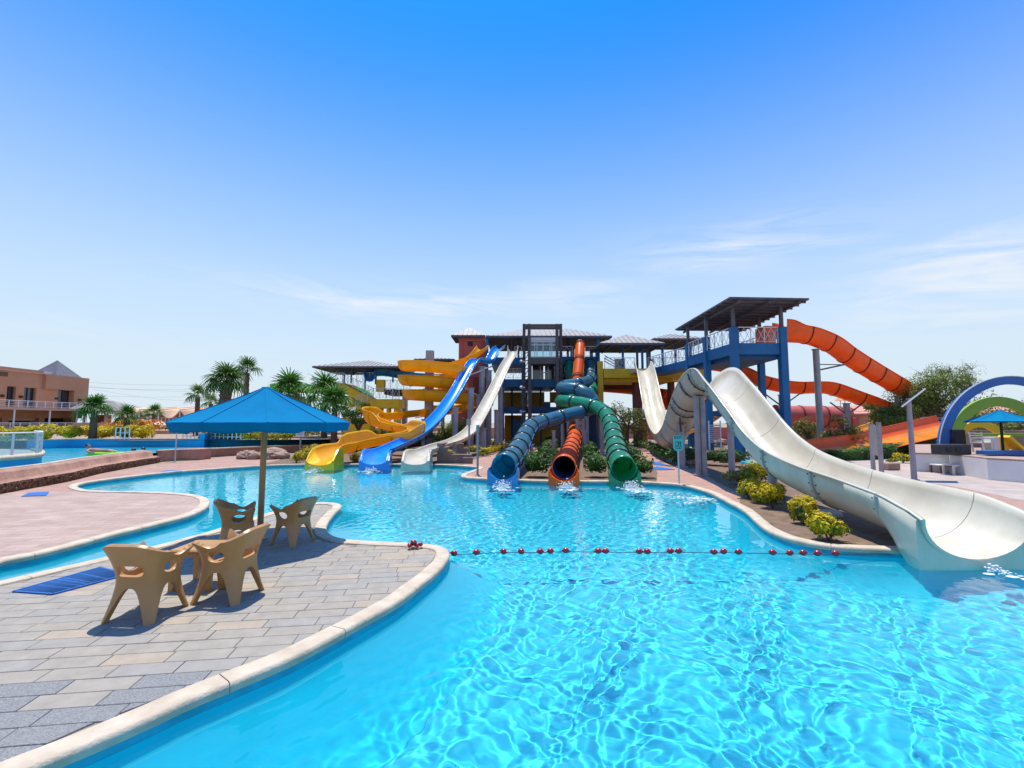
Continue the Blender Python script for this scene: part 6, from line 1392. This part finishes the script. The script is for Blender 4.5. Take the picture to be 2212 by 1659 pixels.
for k in range(5): mb = MB(); mb.tube(o0 + Vector((-.1, -.3 + .15 * k, .03)), o0 + Vector((1.25, -.3 + .15 * k, .03)), .075, .075, 8); mb.build('tube', M['limefloat'], fl2)
for k, (u, v) in enumerate(((406, 979.5), (499 - 0, 971), (535, 970.5), (415 + 0, 961))):
    if k > 2: continue
    u, v = ((234 * 0 + 406 * 0 + 1122 * .2083, 748.8 + 1112 * .2083), (1380 * .2083, 748.8 + 1102 * .2083), (1480 * .2083, 748.8 + 1092 * .2083))[k]
    p = gnd(u, v, .5); t = thing('person', ['swimmer with only the dark-haired head above the river, left of the others', 'swimmer in the middle of three heads in the lazy river', 'swimmer rightmost of the three heads in the lazy river'][k], 'person', tuple(p), 'swimmers in the lazy river')
    mb = MB(); mb.ball(p + Vector((0, 0, .10)), .12, 12, 10, (.85, .9, 1.1)); mb.tube(p + Vector((0, 0, -.1)), p + Vector((0, 0, .05)), .07, .06, 8); mb.ball(p + Vector((0, 0, -.08)), .22, 10, 8, (1.1, .6, .5)); mb.build('body', M['skin'], t)
    mb = MB(); mb.ball(p + Vector((0, .02, .14)), .128, 12, 10, (.86, .9, 1.0)); mb.build('hair', M['hair'], t)
# ---------------------------------------------------------------- stage with painted arches
st = thing('stage', 'low white curved stage on the right edge of the plaza', 'stage', tuple(gnd(2120, 1015)))
f0 = [gnd(1970, 1016), gnd(1978, 1018), gnd(2052, 1021), gnd(2088, 1028), gnd(2135, 1036), gnd(2212, 1042.6), gnd(2300, 1047), gnd(2500, 1055)]; bl0 = gnd(1970, 1016) * 1.35; H_s = .8
mb = MB(); mb.prism([(p.x, p.y) for p in f0] + [(30, 16), (30, 30), (bl0.x, bl0.y)], 0, H_s - .06); mb.build('wall', M['white'], st)
mb = MB(); mb.prism([(p.x, p.y - .03) for p in f0] + [(30, 16), (30, 30), (bl0.x, bl0.y)], H_s - .06, H_s); mb.build('stage_floor', M['leftdeck'], st)
def arch(name, label, uL, uR, vb, vt, y, th_, depth, m, wid):
    a, b = at(uL, vb, y), at(uR, vb, y); cx = (a.x + b.x) / 2; rx_ = (b.x - a.x) / 2; zt = at((uL + uR) / 2, vt, y).z; z0 = H_s; rz_ = zt - z0; t = thing(name, label, 'arch', (cx, y, z0), 'painted arches on the stage'); mb = MB(); n = 40; vs = []
    for k in range(n + 1):
        q = math.pi * k / n; c, s = -math.cos(q), math.sin(q)
        for r1, r2, dy in ((rx_, rz_, 0), (rx_ - wid, rz_ - wid * .8, 0), (rx_ - wid, rz_ - wid * .8, depth), (rx_, rz_, depth)): vs.append((cx + r1 * c, y + dy, z0 + max(0, r2 * s)))
    fs = [(4 * k + j, 4 * k + 4 + j, 4 * k + 4 + (j + 1) % 4, 4 * k + (j + 1) % 4) for k in range(n) for j in range(4)]; mb.add(vs, fs); mb.build('arch_band', M[m], t)
    mb = MB()
    for k in range(n): p, q2 = vs[4 * k], vs[4 * k + 4]; mb.bar(Vector(p) + Vector((0, 0, .012)), Vector(q2) + Vector((0, 0, .012)), .03)
    if m == 'archblue': mb.build('edge_strip', M['galv'], t)
    return t
arch('painted_arch', 'tall blue painted arch, outermost on the stage', 2030, 2370, 982, 813, 19.6, 0, .14, 'archblue', .42)
arch('painted_arch', 'green painted arch inside the blue one', 2048, 2285, 975, 857, 21.2, 0, .14, 'archgreen', .55)
arch('painted_arch', 'small yellow painted arch, innermost on the stage', 2060, 2186, 970, 909, 23, 0, .14, 'archyellow', .4)
bk = thing('stage_backdrop', 'brown low back wall of the stage with rubble on top', 'wall', tuple(at(2140, 940, 22.5)))
mb = MB(); bx(mb, 2096, 930, 2400, 985, 24.5, 25); mb.build('wall', M['masonry'], bk)
sp1 = thing('loudspeaker', 'tall black loudspeaker cabinet against the blue arch foot', 'loudspeaker', tuple(at(2075, 950, 17.2)))
a, b = at(2057, 928, 19.5), at(2088, 965, 19.5); mb = MB(); mb.bevbox((a.x, 19.5, H_s), (b.x, 20.1, a.z), .03); mb.build('cabinet', M['asphaltgrey'], sp1); mb = MB(); mb.box((a.x + .05, 19.47, H_s + .1), (b.x - .05, 19.5, a.z - .08)); mb.build('grille', M['interior'], sp1)
sp2 = thing('loudspeaker', 'wide low black loudspeaker box at the stage edge under the tall one', 'loudspeaker', tuple(at(2075, 975, 16.9)))
a, b = at(2034, 960, 18.9), at(2097, 960, 18.9); mb = MB(); mb.bevbox((a.x, 18.9, H_s), (b.x, 19.4, H_s + .42), .03); mb.build('cabinet', M['asphaltgrey'], sp2)
for f in (.25, .55): mb = MB(); c = Vector((a.x + (b.x - a.x) * f, 18.9, H_s + .22)); mb.tube(c, c - Vector((0, .03, 0)), .12, .12, 16); mb.build('speaker_cone', M['interior'], sp2)
p = at(2166, 960, 19); umbrella('parasol', 'smaller blue parasol standing among the painted arches', p.x, 19, H_s, 1.12, at(2166, 910, 19).z, at(2166, 887, 19).z, .05, M['umbrella2'], M['interior'], .045, 8, .1)
hc = thing('plastic_chair', 'white tall-backed plastic armchair on the stage beside the counter', 'chair', tuple(at(2128, 975, 20.3))); a, b = at(2122, 945, 20.3), at(2146, 945, 20.3); z0 = H_s; b.x = a.x + .5
for x in (a.x, b.x):
    for dy in (0, .5): mb = MB(); mb.bar((x + (.05 if x == a.x else -.05), 20.3 + dy, z0), (x, 20.3 + dy, z0 + .42), .05); mb.build('leg', M['whiteplastic'], hc)
mb = MB(); mb.box((a.x - .03, 20.25, z0 + .40), (b.x + .03, 20.85, z0 + .45)); mb.build('seat', M['whiteplastic'], hc)
mb = MB()
for z in (.52, .62, .72, .82): mb.bar((a.x, 20.28, z0 + z), (a.x, 20.82, z0 + z + .02), .035)
mb.bar((a.x, 20.28, z0 + .42), (a.x - .06, 20.28, z0 + .88), .045); mb.bar((a.x, 20.82, z0 + .42), (a.x - .06, 20.82, z0 + .88), .045); mb.build('backrest', M['whiteplastic'], hc)
for y in (20.28, 20.82): mb = MB(); mb.bar((a.x, y, z0 + .62), (b.x + .05, y, z0 + .62), .045); mb.build('armrest', M['whiteplastic'], hc)
ctn = thing('stage_counter', 'white and yellow box counter with a sloping yellow side on the stage', 'counter', tuple(at(2170, 970, 20)))
for (u0, v0, u1, v1, m) in ((2141, 944, 2160, 974, 'white'), (2160, 944, 2179, 974, 'archyellow')): mb = MB(); bx(mb, u0, v0, u1, v1 + 3, 20.3, 20.7); mb.build('panel', M[m], ctn)
mb = MB(); bx(mb, 2124, 936, 2300, 943, 22.0, 22.4); mb.build('countertop', M['archgreen'], ctn)
mb = MB(); a, b = at(2180, 945, 20.0), at(2218, 978, 20.0); mb.slab(a, a + Vector((0, .5, 0)), b + Vector((0, .5, 0)), b, .12); mb.build('slope', M['archyellow'], ctn)
mb = MB(); bx(mb, 2130, 974, 2300, 982, 18.2, 18.6); mb.build('plinth', M['archblue'], ctn)
for (u0, u1, v0, v1, lab, m) in ((2031, 2061, 1004, 1023, 'brown plastic side table in front of the stage', 'brownplastic'), (2059, 2090, 1004, 1026, 'white plastic side table in front of the stage', 'whiteplastic')):
    y = 17.4 if m == 'brownplastic' else 16.9; a, b = at(u0, v0, y), at(u1, v0, y); t = thing('plastic_table', lab, 'table', (a.x, y, 0)); hh = a.z; y = gnd((u0 + u1) / 2, v1).y; a, b = at(u0, v0, y), at(u1, v0, y); hh = a.z
    mb = MB(); mb.bevbox((a.x, y, hh - .05), (b.x, y + .5, hh), .01); mb.build('tabletop', M['whiteplastic'], t)
    for x in (a.x + .03, b.x - .03):
        for dy in (.03, .47): mb = MB(); mb.bar((x, y + dy, 0), (x, y + dy, hh - .05), .08, .05); mb.build('leg', M[m], t)
    for x0, x1 in ((a.x, b.x),):
        mb = MB(); n = 8
        for k in range(n): 
            f0_, f1_ = k / n, (k + 1) / n; z0_, z1_ = hh - .06 - .12 * abs(2 * f0_ - 1) ** 3, hh - .06 - .12 * abs(2 * f1_ - 1) ** 3; X0, X1 = x0 + (x1 - x0) * f0_, x0 + (x1 - x0) * f1_; mb.add([(X0, y + .01, hh - .04), (X1, y + .01, hh - .04), (X1, y + .01, z1_), (X0, y + .01, z0_), (X0, y + .05, hh - .04), (X1, y + .05, hh - .04), (X1, y + .05, z1_), (X0, y + .05, z0_)], [(3, 2, 1, 0), (4, 5, 6, 7), (3, 7, 6, 2)])
        mb.build('apron', M[m], t)
mb = MB(); p = gnd(1933, 1016); mb.bevbox((p.x - .3, p.y, 0), (p.x + .25, p.y + .4, .32), .04); mb.build('stone_block', M['boulder'], None, 'pinkish stone block at the plaza edge beside the tall pole', None, 'block', loc=tuple(p))
# ---------------------------------------------------------------- pink houses beyond
def house(label, u0, u1, vt, ve, y, d, hb_=12):
    a, b = at(u0, ve, y), at(u1, ve, y); zt = at((u0 + u1) / 2, vt, y).z; t = thing('pink_house', label, 'house', ((a.x + b.x) / 2, y, 0), 'pink-roofed houses beyond the slides')
    ze = a.z; cx = (a.x + b.x) / 2; mb = MB(); mb.box((a.x, y, 0), (b.x, y + d, ze)); mb.add([(a.x, y, ze), (b.x, y, ze), (cx, y, zt - .15)], [(0, 1, 2)]); mb.build('wall', M['adobe'], t)
    o = .6; mb = MB(); mb.slab((a.x - o, y - o, ze - .3), (cx, y - o, zt), (cx, y + d, zt), (a.x - o, y + d, ze - .3), .2); mb.slab((cx, y - o, zt), (b.x + o, y - o, ze - .3), (b.x + o, y + d, ze - .3), (cx, y + d, zt), .2); mb.build('roof', M['pinkroof'], t)
    n = max(2, int((b.x - a.x) / 3))
    for i in range(n):
        for z in (.8, ze * .52):
            x = a.x + (b.x - a.x) * (i + .5) / n; mb = MB(); mb.box((x - .7, y - .06, z), (x + .7, y - .02, z + 1.9)); mb.build('window', M['glass'], t)
    railing(t, [(a.x, y - 1.2, ze * .5), (b.x, y - 1.2, ze * .5)], 1.0, step=1.5, cross=False, w=.08); mb = MB(); mb.box((a.x, y - 1.3, ze * .5 - .2), (b.x, y, ze * .5)); mb.build('balcony', M['adobe2'], t)
    return t
house('pink-roofed house right of the thick grey column, with a white balcony', 1878, 1960, 872, 888, 62, 8)
house('pink-roofed house gable between the grey column and the next house', 1800, 1862, 880, 892, 66, 8)
house('distant pink house at the right edge above the green arch', 2190, 2330, 868, 885, 62, 8)
house('distant pink house behind the fat red slide', 1955, 2060, 878, 892, 70, 8)
ww = thing('play_mushroom', 'pale yellow mushroom canopy on posts beyond the flumes', 'play canopy', tuple(at(1818, 900, 55)))
mb = MB(); p = at(1818, 889, 55); 
def mush(name, label, u, v, m, y=55):
    p = at(u, v, y); t = thing(name, label, 'play canopy', (p.x, y, 0)); mb = MB(); mb.tube((p.x, y, p.z), (p.x, y, p.z + .5), .9, .2, 10); mb.build('canopy', m, t); mb = MB(); mb.bar((p.x - .3, y, 0), (p.x - .3, y, p.z), .08); mb.bar((p.x + .3, y, 0), (p.x + .3, y, p.z), .08); mb.build('pole', M['galv'], t)
bpy.data.objects.remove(ww)
mush('play_mushroom', 'pale yellow mushroom canopy left of the thick grey column', 1820 - 0, 865 - 0, M['orangelight'], 60)
# playground blobs low behind the hedge line
pg = thing('play_tunnel', 'red ball-shaped play tunnel beside the round shrubby tree', 'play tunnel', tuple(at(1875 - 65, 950, 34)))
for k in range(4): mb = MB(); p = at(1860 - 55 + k * 8, 953, 34); mb.ball((p.x, 34, .55), .5, 12, 8, (.7, 1, 1)); mb.build('segment', M['orange'], pg)
yy_, _, _ = chute('play_slide', 'short yellow play slide low behind the round tree', [at(*p) for p in ((1905, 925, 40), (1870, 938, 39), (1835, 950, 38))], 1.2, .6, M['yellow'], sec=3, flm='yellow')
hw = thing('garden_wall', 'long dark red garden wall at the back of the slide park', 'wall', (20, 58, 0)); mb = MB(); mb.box((17, 58, 0), (52, 58.4, 1.5)); mb.build('wall', M['redpaint'], hw)
h2 = thing('garden_wall', 'low sandy wall behind the central tower', 'wall', (0, 62, 0)); mb = MB(); mb.box((-22, 62, 0), (17, 62.4, 1.4)); mb.build('wall', M['adobe2'], h2)
# lounge chairs and a small kiosk between the columns
kb = thing('slatted_screen', 'white-framed slatted screen standing between the grey columns', 'screen', tuple(at(1542, 950, 27)))
a, b = at(1531, 920, 27), at(1556, 920, 27)
for x in (a.x, b.x): mb = MB(); mb.bar((x, 27, 0), (x, 27, a.z + .3), .06); mb.build('post', M['galv'], kb)
for k in range(9): mb = MB(); z = .95 + k * .12; mb.box((a.x, 26.98, z), (b.x, 27.02, z + .07)); mb.build('slat', M['steel'], kb)
tbl = thing('picnic_table', 'small white table in the shade behind the EXIT sign', 'table', tuple(at(1500, 960, 25))); a, b = at(1490, 950, 25), at(1515, 950, 25); mb = MB(); mb.box((a.x, 25, .72), (b.x, 25.6, .77)); mb.build('tabletop', M['whiteplastic'], tbl)
for x in (a.x + .05, b.x - .05): mb = MB(); mb.bar((x, 25.1, 0), (x, 25.1, .72), .05); mb.build('leg', M['whiteplastic'], tbl)
rk_ = random.Random(3)
for k, (u, v, r, lab) in enumerate(((1490, 1004, .22, 'small pale rock at the foot of the twin grey columns'), (1565, 1000, .25, 'pale rock between the bushes right of the twin columns'), (1560, 962, .5, 'larger pale rock behind the bushes'), (1540, 960, .4, 'pale rock left of the larger one behind the bushes'), (1790, 992, .25, 'small pale rock at the left end of the long hedge'))):
    p = gnd(u, v); mb = MB(); mb.ball((p.x, p.y, r * .5), r, 9, 7, (1.3, 1, .75), .18, rk_); mb.build('garden_rock', M['boulder'], None, lab, None, 'rock', 'pale garden rocks', loc=tuple(p))
# glimpse of a second pool
P = [gnd(1598, 1000), gnd(1600, 985), (gnd(1620, 985)), gnd(1640, 1003)]; sheet('small_pool_water', [tuple(q[:2]) for q in P], [], .02, rm, kind='structure')
# garden bollard lamps
for k, (u, v, lab) in enumerate(((1088, 966 + 6, 'white bollard lamp beside the yellow bush rows'), (1113 - 3, 982, 'white bollard lamp nearer the teal-blue tube'), (708, 963, 'white globe lamp near the yellow slide bend'))):
    p = gnd(u, v); t = thing('bollard_lamp', lab, 'lamp', tuple(p)); mb = MB(); mb.tube(p, p + Vector((0, 0, .5)), .05, .05, 8); mb.build('pole', M['whiterail'], t); mb = MB(); mb.ball(p + Vector((0, 0, .58)), .12, 10, 8); mb.build('globe', M['lampwhite'], t)
# white glints on the right of the pool are the flat pale blobs above
